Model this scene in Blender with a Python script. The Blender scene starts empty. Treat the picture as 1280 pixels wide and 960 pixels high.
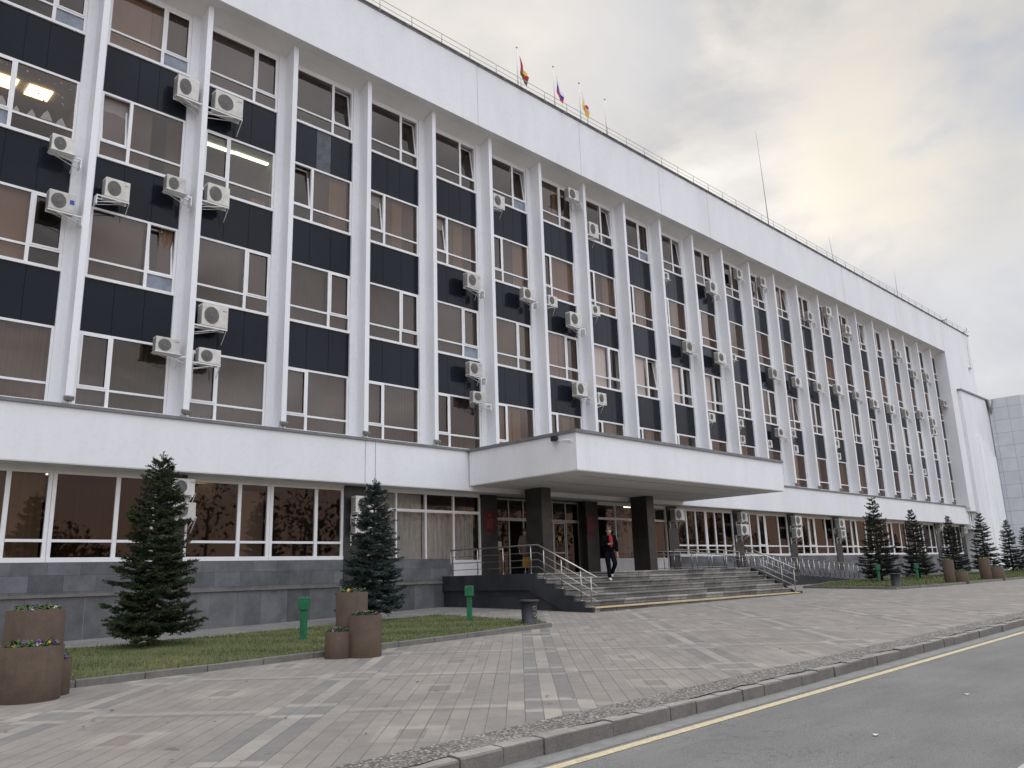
import bpy, bmesh, math, random
from mathutils import Vector, Matrix
random.seed(7)
scene = bpy.context.scene
C = scene.collection
R = math.radians

# ------------------------------------------------------------------ helpers
class MB:
    """collects shapes, builds ONE mesh object"""
    def __init__(s): s.v = []; s.f = []; s.m = []; s.sm = []
    def face(s, pts, m=0, smooth=False):
        b = len(s.v); s.v += [tuple(p) for p in pts]
        s.f.append(tuple(range(b, b + len(pts)))); s.m.append(m); s.sm.append(smooth)
    def box(s, x0, x1, y0, y1, z0, z1, m=0):
        b = len(s.v)
        s.v += [(x0,y0,z0),(x1,y0,z0),(x1,y1,z0),(x0,y1,z0),(x0,y0,z1),(x1,y0,z1),(x1,y1,z1),(x0,y1,z1)]
        for q in ((0,3,2,1),(4,5,6,7),(0,1,5,4),(1,2,6,5),(2,3,7,6),(3,0,4,7)):
            s.f.append(tuple(b + i for i in q)); s.m.append(m); s.sm.append(False)
    def hexa(s, p, m=0):
        """8 points ordered like box"""
        b = len(s.v); s.v += [tuple(q) for q in p]
        for q in ((0,3,2,1),(4,5,6,7),(0,1,5,4),(1,2,6,5),(2,3,7,6),(3,0,4,7)):
            s.f.append(tuple(b + i for i in q)); s.m.append(m); s.sm.append(False)
    def tube(s, pts, r, n=8, m=0, cap=True, smooth=True):
        pts = [Vector(p) for p in pts]; rr = r if isinstance(r, (list, tuple)) else [r] * len(pts)
        b = len(s.v); up = Vector((0.13, 0.21, 1)).normalized()
        for i, p in enumerate(pts):
            d = (pts[min(i+1, len(pts)-1)] - pts[max(i-1, 0)]).normalized()
            a = d.cross(up)
            if a.length < 0.05: a = d.cross(Vector((1, 0, 0)))
            a.normalize(); c = d.cross(a)
            for k in range(n):
                t = 2 * math.pi * k / n
                s.v.append(tuple(p + (a * math.cos(t) + c * math.sin(t)) * rr[i]))
        for i in range(len(pts) - 1):
            for k in range(n):
                k2 = (k + 1) % n
                s.f.append((b+i*n+k, b+i*n+k2, b+(i+1)*n+k2, b+(i+1)*n+k)); s.m.append(m); s.sm.append(smooth)
        if cap:
            s.f.append(tuple(b + k for k in range(n))[::-1]); s.m.append(m); s.sm.append(False)
            e = b + (len(pts) - 1) * n
            s.f.append(tuple(e + k for k in range(n))); s.m.append(m); s.sm.append(False)
    def lathe(s, prof, n=24, m=0, c=(0,0,0), smooth=True):
        b = len(s.v)
        for (r, z) in prof:
            for k in range(n):
                t = 2*math.pi*k/n; s.v.append((c[0]+r*math.cos(t), c[1]+r*math.sin(t), c[2]+z))
        for i in range(len(prof)-1):
            for k in range(n):
                k2 = (k+1) % n
                s.f.append((b+i*n+k, b+i*n+k2, b+(i+1)*n+k2, b+(i+1)*n+k)); s.m.append(m); s.sm.append(smooth)
    def disc(s, c, r, axis='y', n=20, m=0, r0=0.0, h=0.0):
        pts = []
        for k in range(n):
            t = 2*math.pi*k/n
            if axis == 'y': pts.append((c[0]+r*math.cos(t), c[1], c[2]+r*math.sin(t)))
            else: pts.append((c[0]+r*math.cos(t), c[1]+r*math.sin(t), c[2]))
        s.face(pts, m)
    def build(s, name, mats, parent=None, loc=None):
        me = bpy.data.meshes.new(name); me.from_pydata(s.v, [], s.f)
        if not isinstance(mats, (list, tuple)): mats = [mats]
        for m in mats: me.materials.append(m)
        if len(mats) > 1: me.polygons.foreach_set('material_index', s.m)
        me.polygons.foreach_set('use_smooth', s.sm)
        me.update()
        o = bpy.data.objects.new(name, me); C.objects.link(o)
        if parent: o.parent = parent
        if loc: o.location = loc
        return o
def tag(o, label=None, cat=None, group=None, kind=None):
    if label: o['label'] = label
    if cat: o['category'] = cat
    if group: o['group'] = group
    if kind: o['kind'] = kind
    return o
def empty(name, loc=(0,0,0), rz=0):
    o = bpy.data.objects.new(name, None); C.objects.link(o); o.location = loc; o.rotation_euler = (0,0,rz)
    o.empty_display_size = .2
    return o
def link_copy(src, parent, loc=None):
    c = src.copy(); C.objects.link(c); c.parent = parent
    if loc is not None: c.location = loc
    return c
def copy_tree(o, parent=None):
    c = o.copy(); C.objects.link(c); c.parent = parent
    for ch in list(o.children): copy_tree(ch, c)
    return c
def bevel(o, w=.01, seg=1):
    md = o.modifiers.new('bevel', 'BEVEL'); md.width = w; md.segments = seg; md.limit_method = 'ANGLE'; md.angle_limit = R(40)
    return o
ORD = ['zeroth','first','second','third','fourth','fifth','sixth','seventh','eighth','ninth','tenth','eleventh','twelfth','thirteenth','fourteenth','fifteenth','sixteenth','seventeenth','eighteenth','nineteenth','twentieth','twenty-first','twenty-second','twenty-third','twenty-fourth','twenty-fifth','twenty-sixth']

# ------------------------------------------------------------------ materials
def srgb(r, g, b):
    f = lambda c: (c/255/12.92) if c/255 <= .04045 else ((c/255+.055)/1.055)**2.4
    return (f(r), f(g), f(b))
class NT:
    def __init__(s, name):
        s.mat = bpy.data.materials.new(name); s.mat.use_nodes = True
        s.t = s.mat.node_tree; s.n = s.t.nodes; s.L = s.t.links
        s.p = s.n['Principled BSDF']; s.out = s.n['Material Output']
    def add(s, typ, **kw):
        n = s.n.new(typ)
        for k, v in kw.items():
            if k in n.inputs.keys() if hasattr(n.inputs,'keys') else False: n.inputs[k].default_value = v
            else: setattr(n, k, v)
        return n
    def math(s, op, a, b=None, c=None, clamp=False):
        n = s.n.new('ShaderNodeMath'); n.operation = op; n.use_clamp = clamp
        for i, q in enumerate((a, b, c)):
            if q is None: continue
            if hasattr(q, 'node'): s.L.new(q, n.inputs[i])
            else: n.inputs[i].default_value = q
        return n.outputs[0]
    def mix(s, f, a, b, blend='MIX'):
        n = s.n.new('ShaderNodeMix'); n.data_type = 'RGBA'; n.blend_type = blend
        for sock, q in ((n.inputs[0], f), (n.inputs[6], a), (n.inputs[7], b)):
            if hasattr(q, 'node'): s.L.new(q, sock)
            elif isinstance(q, (int, float)): sock.default_value = q
            else: sock.default_value = (*q[:3], 1)
        return n.outputs[2]
    def coord(s): return s.n.new('ShaderNodeTexCoord').outputs['Object']
    def geo(s): return s.n.new('ShaderNodeNewGeometry').outputs['Position']
    def noise(s, vec, scale, detail=4, rough=.55, dist=0):
        n = s.n.new('ShaderNodeTexNoise'); n.inputs['Scale'].default_value = scale; n.inputs['Detail'].default_value = detail
        n.inputs['Roughness'].default_value = rough; n.inputs['Distortion'].default_value = dist
        if vec is not None: s.L.new(vec, n.inputs['Vector'])
        return n.outputs[0]
    def ramp(s, fac, stops):
        n = s.n.new('ShaderNodeValToRGB'); e = n.color_ramp.elements
        while len(e) < len(stops): e.new(0.5)
        for i, (p, c) in enumerate(stops):
            e[i].position = p; e[i].color = (*((c,)*3 if isinstance(c, (int, float)) else c), 1)
        s.L.new(fac, n.inputs[0]); return n.outputs[0]
    def mapv(s, vec, scale=(1,1,1), rot=(0,0,0), loc=(0,0,0)):
        n = s.n.new('ShaderNodeMapping'); n.inputs['Scale'].default_value = scale; n.inputs['Rotation'].default_value = rot; n.inputs['Location'].default_value = loc
        s.L.new(vec, n.inputs['Vector']); return n.outputs[0]
    def sep(s, vec):
        n = s.n.new('ShaderNodeSeparateXYZ'); s.L.new(vec, n.inputs[0]); return n.outputs
    def comb(s, x, y, z):
        n = s.n.new('ShaderNodeCombineXYZ')
        for i, q in enumerate((x, y, z)):
            if hasattr(q, 'node'): s.L.new(q, n.inputs[i])
            else: n.inputs[i].default_value = q
        return n.outputs[0]
    def bump(s, h, strength=.3, dist=.01):
        n = s.n.new('ShaderNodeBump'); n.inputs['Strength'].default_value = strength; n.inputs['Distance'].default_value = dist
        s.L.new(h, n.inputs['Height']); s.L.new(n.outputs[0], s.p.inputs['Normal'])
    def col(s, c):
        if hasattr(c, 'node'): s.L.new(c, s.p.inputs['Base Color'])
        else: s.p.inputs['Base Color'].default_value = (*c, 1)
    def rough(s, r):
        if hasattr(r, 'node'): s.L.new(r, s.p.inputs['Roughness'])
        else: s.p.inputs['Roughness'].default_value = r
    def spec(s, v): s.p.inputs['Specular IOR Level'].default_value = v
    def metal(s, v): s.p.inputs['Metallic'].default_value = v

def plain(name, c, rough=.6, var=.12, scale=6, metal=0, spec=.4, bump=0):
    m = NT(name); P = m.geo()
    n = m.noise(P, scale, 4)
    lo = tuple(x*(1-var) for x in c); hi = tuple(min(1, x*(1+var)) for x in c)
    m.col(m.ramp(n, [(.3, lo), (.7, hi)])); m.rough(rough); m.metal(metal); m.spec(spec)
    if bump: m.bump(m.noise(P, scale*8, 3), bump, .01)
    return m.mat
M = {}
def white_plaster(name, base, dirt=.35):
    m = NT(name); P = m.geo()
    big = m.noise(m.mapv(P, (.35, .35, .12)), 1.6, 5, .6)
    streak = m.noise(m.mapv(P, (2.2, 2.2, .09)), 1.5, 5, .65)
    fine = m.noise(P, 9, 4)
    c = m.ramp(big, [(.3, tuple(x*.9 for x in base)), (.65, base)])
    s_ = m.ramp(streak, [(.56, 0.0), (.8, 1.0)])
    c = m.mix(m.math('MULTIPLY', s_, dirt), c, tuple(x*f for x, f in zip(base, (.62,.6,.58))))
    c = m.mix(m.math('MULTIPLY', m.ramp(fine, [(.5,0.0),(.75,1.0)]), .10), c, (.35,.34,.33))
    m.col(c); m.rough(.75); m.spec(.3); m.bump(m.noise(P, 40, 3), .12, .006)
    return m.mat
M['plaster'] = white_plaster('white_plaster', (.80,.805,.82), .18)
M['fin_white'] = white_plaster('fin_paint', (.84,.85,.87), .32)
M['soffit'] = white_plaster('soffit_paint', (.88,.865,.84), .2)
M['pvc'] = plain('white_pvc', (.80,.80,.80), .35, .05, 3)
M['panel_white'] = plain('white_panel', (.74,.74,.75), .4, .06, 2)
M['flashing'] = plain('lead_flashing', (.16,.165,.175), .55, .2, 5)
M['steel'] = plain('brushed_steel', (.42,.405,.38), .32, .12, 20, metal=1)
M['alu'] = plain('grey_aluminium', (.30,.30,.29), .4, .1, 10, metal=.6)
M['roofmetal'] = plain('roof_edge_metal', (.19,.19,.19), .6, .25, 3)
M['rail_grey'] = plain('galvanised_rail', (.33,.34,.35), .5, .1, 8, metal=.5)
M['ac_white'] = plain('ac_casing', (.62,.61,.57), .5, .12, 5)
M['ac_grey'] = plain('ac_casing_grey', (.50,.49,.455), .55, .15, 5)
M['ac_yellow'] = plain('ac_casing_aged', (.60,.585,.53), .55, .15, 5)
M['seam'] = plain('wall_seam', (.42,.42,.43), .8, .2, 2)
M['ac_dark'] = plain('ac_grille', (.15,.143,.132), .6, .2, 30)
M['ac_blue'] = plain('blue_sticker', (.03,.07,.30), .4, .05)
M['black'] = plain('black_rubber', (.015,.015,.016), .6, .2)
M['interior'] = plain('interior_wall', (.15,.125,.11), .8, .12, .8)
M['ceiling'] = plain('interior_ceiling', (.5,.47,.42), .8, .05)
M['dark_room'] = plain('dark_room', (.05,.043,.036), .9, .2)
def glass(name, tint, refl=1.0):
    m = NT(name); n = m.n
    tr = n.new('ShaderNodeBsdfTransparent'); tr.inputs[0].default_value = (*tint, 1)
    gl = n.new('ShaderNodeBsdfGlossy'); gl.inputs['Color'].default_value = (.95,.84,.765,1); gl.inputs['Roughness'].default_value = .015
    P = m.geo()
    bm = n.new('ShaderNodeBump'); bm.inputs['Strength'].default_value = .04; bm.inputs['Distance'].default_value = .03
    m.L.new(m.noise(P, .9, 2), bm.inputs['Height']); m.L.new(bm.outputs[0], gl.inputs['Normal'])
    fr = n.new('ShaderNodeFresnel'); fr.inputs[0].default_value = 1.5
    f = m.math('MULTIPLY_ADD', fr.outputs[0], .60*refl, .05*refl, True)
    mx = n.new('ShaderNodeMixShader'); m.L.new(f, mx.inputs[0]); m.L.new(tr.outputs[0], mx.inputs[1]); m.L.new(gl.outputs[0], mx.inputs[2])
    m.L.new(mx.outputs[0], m.out.inputs[0]); return m.mat
M['glass'] = glass('bronze_glass', (.56,.50,.455))
M['glass_gf'] = glass('ground_floor_glass', (.50,.44,.39), .5)
M['glass_clear'] = glass('clear_glass', (.80,.80,.78), .6)
M['glass_dark'] = glass('dark_door_glass', (.40,.38,.36), .45)
M['rail_light'] = plain('pale_rail', (.52,.53,.54), .5, .1, 8)
M['frosted'] = plain('frosted_pane', (.22,.25,.30), .25, .25, 3)
m = NT('navy_spandrel'); P = m.geo()
m.col(m.ramp(m.noise(m.mapv(P,(.5,.5,.5)), .7, 4), [(.3,(.0085,.0105,.0155)),(.75,(.017,.020,.028))])); m.rough(.12); m.spec(.16)
m.bump(m.noise(P, .7, 2), .14, .04)
M['spandrel'] = m.mat
M['spandrel_lt'] = plain('replacement_spandrel', (.06,.065,.075), .25, .35, 6)
def fabric(name, c, scale=14, amt=.22):
    m = NT(name); P = m.coord(); x = m.sep(P)
    w = m.noise(m.comb(x[0], 0, m.math('MULTIPLY', x[2], .06)), scale, 3)
    m.col(m.ramp(w, [(.3, tuple(q*(1-amt) for q in c)), (.7, c)])); m.rough(.9); m.spec(.1)
    return m.mat
M['blind'] = fabric('vertical_blind', (.285,.245,.225), 14, .16)
M['blind_dk'] = fabric('dark_taupe_blind', (.19,.165,.155), 12, .2)
M['blind_lt'] = fabric('beige_blind', (.36,.30,.22), 12, .3)
M['blind_ol'] = fabric('olive_blind', (.17,.155,.095), 12, .35)
M['blind_gr'] = fabric('grey_blind', (.26,.245,.255), 10, .10)
M['peach'] = fabric('peach_blind', (.68,.50,.40), 4, .08)
M['net'] = fabric('pale_net_curtain', (.62,.60,.55), 12, .35)
M['drape'] = fabric('tan_drape', (.62,.46,.33))
M['drape_br'] = fabric('brown_drape', (.22,.15,.105))
M['drape_gf'] = fabric('dark_brown_blind', (.07,.046,.03), 10, .45)
M['room_brown'] = plain('brown_room_wall', (.15,.095,.06), .9, .3, .6)
M['sky_refl_pink'] = fabric('pink_sky_reflection', (.95,.82,.78), 3, .06)  # bright sky reflection in some panes, painted as a pale pink sheet colour
M['sheer'] = fabric('grey_sheer', (.34,.305,.285), 3, .10)
def emis(name, c, s):
    m = NT(name); e = m.n.new('ShaderNodeEmission'); e.inputs[0].default_value = (*c, 1); e.inputs[1].default_value = s
    m.L.new(e.outputs[0], m.out.inputs[0]); return m.mat
M['lamp_warm'] = emis('lamp_warm', (1,.80,.42), 5.5)
M['lamp_green'] = emis('lamp_fluorescent', (.72,1,.72), 6)
M['lamp_white'] = emis('lamp_white', (1,.95,.85), 4)
# granite tiles on vertical walls (x,z) with per-tile tone
def granite(name, w, h, c0, c1, off=.0, mortar=.006, joint=(.05,.05,.055), pale=.0, rough=.45, floor=False):
    m = NT(name); P = m.geo(); s = m.sep(P)
    horiz = m.math('ADD', s[0], s[1])
    br = m.n.new('ShaderNodeTexBrick'); br.offset = off; br.squash = 1
    br.inputs['Scale'].default_value = 1; br.inputs['Brick Width'].default_value = w; br.inputs['Row Height'].default_value = h
    br.inputs['Mortar Size'].default_value = mortar; br.inputs['Mortar Smooth'].default_value = .2; br.inputs['Bias'].default_value = 0
    br.inputs['Color1'].default_value = (0,0,0,1); br.inputs['Color2'].default_value = (1,1,1,1); br.inputs['Mortar'].default_value = (.5,.5,.5,1)
    m.L.new(m.comb(horiz, m.math('ADD', s[2], 20.02), 0), br.inputs['Vector'])
    t = m.ramp(br.outputs['Color'], [(0.0, c0), (1.0, c1)])
    n1 = m.noise(P, 1.7, 6, .65); n2 = m.noise(P, 38, 3)
    t = m.mix(.55, t, m.ramp(n1, [(.33, (.30,.30,.31)), (.62, (1,1,1))]), 'MULTIPLY')
    if pale: t = m.mix(m.math('MULTIPLY', m.ramp(m.noise(m.mapv(P,(1,1,.5)), .8, 5, .7), [(.55,0.0),(.75,1.0)]), pale), t, (.22,.22,.23))
    t = m.mix(.25, t, m.ramp(n2, [(.35,(.5,.5,.5)),(.65,(1.3,1.3,1.3))]), 'MULTIPLY')
    t = m.mix(br.outputs['Fac'], t, joint)
    m.col(t); m.rough(rough); m.spec(.35)
    return m.mat
M['granite_up'] = granite('granite_upper', .78, .40, (.105,.110,.120), (.190,.197,.212), .5, .004, (.04,.04,.042), pale=.35)
M['granite_lo'] = granite('granite_lower', .80, 1.2, (.105,.108,.114), (.180,.183,.19), 0, .006, (.20,.20,.20), pale=.45)
M['granite_pier'] = granite('granite_pier', .9, .62, (.042,.041,.039), (.056,.055,.052), 0, .003, (.02,.02,.02), rough=.35)
M['granite_col'] = granite('granite_column', 3.1, 1.05, (.052,.050,.046), (.068,.066,.061), 0, .003, (.02,.02,.02), rough=.3)
M['granite_side'] = granite('stair_side_granite', .55, 3.0, (.028,.031,.038), (.045,.048,.056), 0, .004, (.02,.02,.024), rough=.5)
m = NT('stair_slab'); P = m.geo(); s = m.sep(P)
br = m.n.new('ShaderNodeTexBrick'); br.offset = .37; br.inputs['Scale'].default_value = 1; br.inputs['Brick Width'].default_value = 1.15; br.inputs['Row Height'].default_value = .171
br.inputs['Mortar Size'].default_value = .008; br.inputs['Color1'].default_value = (0,0,0,1); br.inputs['Color2'].default_value = (1,1,1,1); br.inputs['Mortar'].default_value=(.5,.5,.5,1)
m.L.new(m.comb(s[0], m.math('ADD', s[2], -.52+1.71-.085*0), 0), br.inputs['Vector'])
t = m.ramp(br.outputs['Color'], [(0.0,(.15,.142,.128)),(.5,(.25,.238,.218)),(1.0,(.40,.38,.345))])
t = m.mix(.7, t, m.ramp(m.noise(P, 2.3, 6, .7), [(.3,(.28,.27,.25)),(.65,(1,1,1))]), 'MULTIPLY')
t = m.mix(m.ramp(m.noise(m.mapv(P,(.5,2,3)), 2.0, 5, .7), [(.60,0.0),(.8,.6)]), t, (.05,.047,.04))
m.col(m.mix(br.outputs['Fac'], t, (.05,.05,.05))); m.rough(.85); m.bump(m.noise(P, 30, 4), .25, .01)
M['stair'] = m.mat
m = NT('yellow_line_paint'); P = m.geo()
t = m.mix(m.ramp(m.noise(P, 14, 5, .7), [(.45,0.0),(.75,.75)]), (.62,.49,.25), (.24,.21,.17)); m.col(t); m.rough(.8)
M['yellow'] = m.mat
m = NT('road_yellow_paint'); P = m.geo()
t = m.mix(m.ramp(m.noise(P, 22, 6, .75), [(.42,0.0),(.72,.9)]), (.60,.50,.30), (.24,.225,.195)); m.col(t); m.rough(.85)
M['road_yellow'] = m.mat
m = NT('road_white_paint'); P = m.geo()
t = m.mix(m.ramp(m.noise(P, 22, 6, .75), [(.45,0.0),(.75,.9)]), (.45,.44,.40), (.15,.145,.14)); m.col(t); m.rough(.85)
M['road_white'] = m.mat
m = NT('asphalt'); P = m.geo()
n1 = m.noise(P, .5, 5, .6); n2 = m.noise(P, 70, 3, .7); n3 = m.noise(m.mapv(P,(.25,1.2,1)), 1.4, 5, .65)
vo = m.n.new('ShaderNodeTexVoronoi'); vo.inputs['Scale'].default_value = 90; m.L.new(P, vo.inputs['Vector'])
t = m.ramp(n1, [(.3,(.152,.147,.139)),(.7,(.198,.190,.179))])
t = m.mix(.55, t, m.ramp(n2, [(.32,(.35,.35,.35)),(.68,(1.6,1.6,1.6))]), 'MULTIPLY')
t = m.mix(.35, t, m.ramp(n3, [(.3,(.6,.6,.6)),(.7,(1.2,1.2,1.2))]), 'MULTIPLY')
t = m.mix(m.ramp(m.noise(P, 34, 2, .5), [(.70,0.0),(.78,.55)]), t, (.30,.29,.28))
t = m.mix(m.ramp(m.noise(m.mapv(P,(.16,1.6,1)), 1.1, 6, .7), [(.56,0.0),(.75,.35)]), t, (.10,.097,.092))
pv = m.noise(P, .33, 2, .4); crack = m.ramp(m.math('ABSOLUTE', m.math('SUBTRACT', m.noise(P, .55, 6, .62, .3), .5)), [(0.0,.55),(.004,0.0)])
t = m.mix(m.math('MULTIPLY', crack, m.ramp(pv, [(.5,0.0),(.6,1.0)])), t, (.05,.048,.045))
m.col(t); m.rough(.85); m.spec(.3); m.bump(vo.outputs['Distance'], .5, .008)
M['asphalt'] = m.mat
m = NT('gutter_dust'); P = m.geo()
t = m.mix(m.ramp(m.noise(P, 6, 6, .75), [(.35,0.0),(.7,.8)]), (.165,.16,.152), (.27,.26,.24)); m.col(t); m.rough(.9)
M['gutter'] = m.mat
# paving : 45 degree concrete setts with bands and square rings
m = NT('concrete_setts'); P = m.geo(); s = m.sep(P)
a = m.math('MULTIPLY', m.math('ADD', s[0], s[1]), .70711)
b = m.math('MULTIPLY', m.math('SUBTRACT', s[0], s[1]), .70711)
PER = 2.86
da = m.math('SUBTRACT', m.math('MODULO', m.math('ADD', a, 9.24+PER*40+PER/2), PER), PER/2)   # 0 on the lines
db = m.math('SUBTRACT', m.math('MODULO', m.math('ADD', b, -9.48+PER*40+PER/2), PER), PER/2)   # 0 on the bands
aa = m.math('ABSOLUTE', da); ab = m.math('ABSOLUTE', db)
SW = PER/14
br = m.n.new('ShaderNodeTexBrick'); br.offset = .37; br.offset_frequency = 2; br.inputs['Scale'].default_value = 1
br.inputs['Brick Width'].default_value = .62; br.inputs['Row Height'].default_value = SW; br.inputs['Mortar Size'].default_value = .002; br.inputs['Mortar Smooth'].default_value = .2
br.inputs['Color1'].default_value = (0,0,0,1); br.inputs['Color2'].default_value = (1,1,1,1); br.inputs['Mortar'].default_value = (.5,.5,.5,1)
m.L.new(m.comb(m.math('ADD', a, 200.03), m.math('ADD', b, -9.48+SW*1000.5), 0), br.inputs['Vector'])
jb = m.math('ABSOLUTE', m.math('SUBTRACT', m.math('MODULO', m.math('ADD', b, -9.48+SW*1000), SW), SW/2))
joint = m.ramp(jb, [(0.0028, 1.0), (.0065, 0.0)])
tone = m.ramp(br.outputs['Color'], [(0.0,(.250,.229,.206)),(.5,(.264,.241,.217)),(1.0,(.278,.253,.227))])
dark, light, pink = (.175,.171,.167), (.360,.328,.288), (.236,.208,.188)
lt = lambda x, v: m.math('LESS_THAN', x, v)
gt = lambda x, v: m.math('GREATER_THAN', x, v)
AND = lambda x, y: m.math('MULTIPLY', x, y)
fade = m.ramp(m.noise(P, .7, 4, .6), [(.3,.45),(.65,1.0)])
t = tone
ca = m.math('SUBTRACT', PER/2, aa); cb = m.math('SUBTRACT', PER/2, ab)
outer = AND(lt(ca, .375), lt(cb, SW*1.75)); inner = AND(lt(ca, .23), lt(cb, SW*.7))
t = m.mix(AND(AND(outer, fade), .62), t, light); t = m.mix(inner, t, pink)
t = m.mix(AND(AND(gt(da, -.09), lt(da, .09)), AND(fade, .75)), t, light)
t = m.mix(AND(AND(gt(da, -.24), lt(da, -.09)), .55), t, dark)
inb = lt(ab, SW*1.5)
t = m.mix(AND(inb, AND(fade, .75)), t, dark)
t = m.mix(AND(lt(ab, SW*.5), AND(fade, .9)), t, light)
t = m.mix(AND(inb, AND(lt(aa, .44), .8)), t, light)
t = m.mix(AND(inb, AND(lt(aa, .27), AND(fade, .85))), t, dark)
t = m.mix(AND(AND(lt(ab, SW*2.5), gt(ab, SW*1.5)), AND(lt(aa, .27), .7)), t, light)
wear = m.noise(P, .55, 6, .65); fine = m.noise(P, 60, 3, .7); mid = m.noise(P, 4.5, 5, .7)
t = m.mix(.45, t, m.ramp(wear, [(.3,(.66,.66,.67)),(.7,(1.12,1.10,1.06))]), 'MULTIPLY')
t = m.mix(.45, t, m.ramp(mid, [(.3,(.68,.67,.66)),(.7,(1.1,1.1,1.1))]), 'MULTIPLY')
t = m.mix(.30, t, m.ramp(fine, [(.3,(.6,.6,.6)),(.7,(1.3,1.3,1.3))]), 'MULTIPLY')
t = m.mix(.22, t, m.ramp(br.outputs['Color'], [(0.0,(.78,.78,.8)),(1.0,(1.14,1.12,1.1))]), 'MULTIPLY')
t = m.mix(m.ramp(m.noise(m.mapv(P,(.6,.6,.6)), 1.3, 7, .72), [(.52,0.0),(.72,.45)]), t, (.150,.140,.128))
t = m.mix(m.ramp(m.noise(m.mapv(P,(1.0,1.0,1.0)), 2.6, 7, .75, .6), [(.60,0.0),(.78,.4)]), t, (.30,.28,.25))
spots = m.ramp(m.noise(m.mapv(P,(1,1,1)), 3.1, 3, .55), [(.71,0.0),(.74,.55)])
t = m.mix(spots, t, (.06,.055,.05))
jf = m.math('MULTIPLY', m.math('MAXIMUM', joint, m.math('MULTIPLY', br.outputs['Fac'], .45)), m.ramp(m.noise(P, 1.1, 4, .6), [(.3,.30),(.65,.95)]))
t = m.mix(jf, t, (.075,.07,.062))
m.col(t); m.rough(.85); m.spec(.3); m.bump(m.math('MULTIPLY_ADD', joint, -1.0, m.math('MULTIPLY', fine, .4)), .35, .006)
M['paving'] = m.mat
m = NT('path_slabs'); P = m.geo(); s = m.sep(P)
br = m.n.new('ShaderNodeTexBrick'); br.offset = .5; br.inputs['Scale'].default_value = 1; br.inputs['Brick Width'].default_value = .40; br.inputs['Row Height'].default_value = .2; br.inputs['Mortar Size'].default_value = .006
br.inputs['Color1'].default_value = (0,0,0,1); br.inputs['Color2'].default_value = (1,1,1,1); br.inputs['Mortar'].default_value = (.5,.5,.5,1)
m.L.new(m.comb(m.math('ADD', s[0], 200), m.math('ADD', s[1], 200), 0), br.inputs['Vector'])
t = m.ramp(br.outputs['Color'], [(0.0,(.165,.158,.150)),(1.0,(.235,.222,.208))])
t = m.mix(.5, t, m.ramp(m.noise(P, 1.3, 6, .7), [(.3,(.6,.6,.6)),(.7,(1.1,1.1,1.1))]), 'MULTIPLY')
m.col(m.mix(br.outputs['Fac'], t, (.06,.06,.055))); m.rough(.88)
M['path'] = m.mat
m = NT('exposed_aggregate'); P = m.geo()
vo = m.n.new('ShaderNodeTexVoronoi'); vo.inputs['Scale'].default_value = 34; m.L.new(P, vo.inputs['Vector'])
hs = m.n.new('ShaderNodeSeparateColor'); m.L.new(vo.outputs['Color'], hs.inputs[0])
t = m.ramp(hs.outputs[0], [(0.0,(.10,.09,.08)),(.5,(.22,.20,.175)),(1.0,(.42,.39,.34))])
t = m.mix(m.ramp(vo.outputs['Distance'], [(.35,0.0),(.65,.9)]), t, (.07,.065,.06))
t = m.mix(m.ramp(m.noise(P, 1.8, 5, .7), [(.5,0.0),(.75,.6)]), t, (.27,.255,.23))
m.col(t); m.rough(.9); m.bump(vo.outputs['Distance'], .8, -.015)
M['pebble'] = m.mat
def kerbmat(name, c):
    m = NT(name); P = m.geo()
    t = m.ramp(m.noise(P, 2.6, 6, .7), [(.3, tuple(x*.6 for x in c)), (.7, c)])
    t = m.mix(.4, t, m.ramp(m.noise(P, 45, 3, .7), [(.3,(.5,.5,.5)),(.7,(1.35,1.35,1.3))]), 'MULTIPLY')
    m.col(t); m.rough(.9); m.bump(m.noise(P, 16, 5, .7), .5, .02); return m.mat
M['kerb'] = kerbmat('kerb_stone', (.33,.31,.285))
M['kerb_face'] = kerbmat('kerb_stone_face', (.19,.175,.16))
M['kerb_lawn'] = kerbmat('lawn_kerb', (.20,.19,.175))
m = NT('lawn_soil'); P = m.geo()
t = m.ramp(m.noise(P, 1.1, 6, .7), [(.3,(.065,.078,.026)),(.55,(.098,.100,.036)),(.75,(.150,.128,.056))])
m.col(m.mix(.6, t, m.ramp(m.noise(P, 40, 4, .7), [(.3,(.4,.4,.4)),(.7,(1.4,1.4,1.4))]), 'MULTIPLY')); m.rough(.95)
M['lawn'] = m.mat
m = NT('grass_blades'); P = m.geo()
oi = m.noise(P, 1.0, 5, .7); o2 = m.noise(P, 60, 2)
t = m.ramp(oi, [(.32,(.060,.098,.026)),(.55,(.105,.128,.038)),(.72,(.21,.18,.075))])
m.col(m.mix(.6, t, m.ramp(o2, [(.3,(.5,.5,.5)),(.7,(1.5,1.5,1.4))]), 'MULTIPLY')); m.rough(.8)
M['grass'] = m.mat
def needle(name, c0, c1, c2):
    m = NT(name); P = m.geo()
    t = m.ramp(m.noise(P, 2.3, 4, .6), [(.3, c0), (.55, c1), (.78, c2)])
    m.col(m.mix(.6, t, m.ramp(m.noise(P, 30, 2), [(.3,(.45,.45,.45)),(.7,(1.5,1.5,1.5))]), 'MULTIPLY')); m.rough(.75); m.spec(.25); return m.mat
M['needle_green'] = needle('green_needles', (.020,.029,.014), (.042,.058,.026), (.080,.100,.044))
M['needle_blue'] = needle('blue_needles', (.026,.040,.036), (.056,.080,.073), (.115,.150,.140))
M['needle_dark'] = needle('dark_needles', (.016,.022,.016), (.032,.042,.030), (.062,.078,.058))
M['bark'] = plain('spruce_bark', (.075,.06,.048), .9, .4, 14, bump=.5)
m = NT('corten'); P = m.geo()
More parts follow.
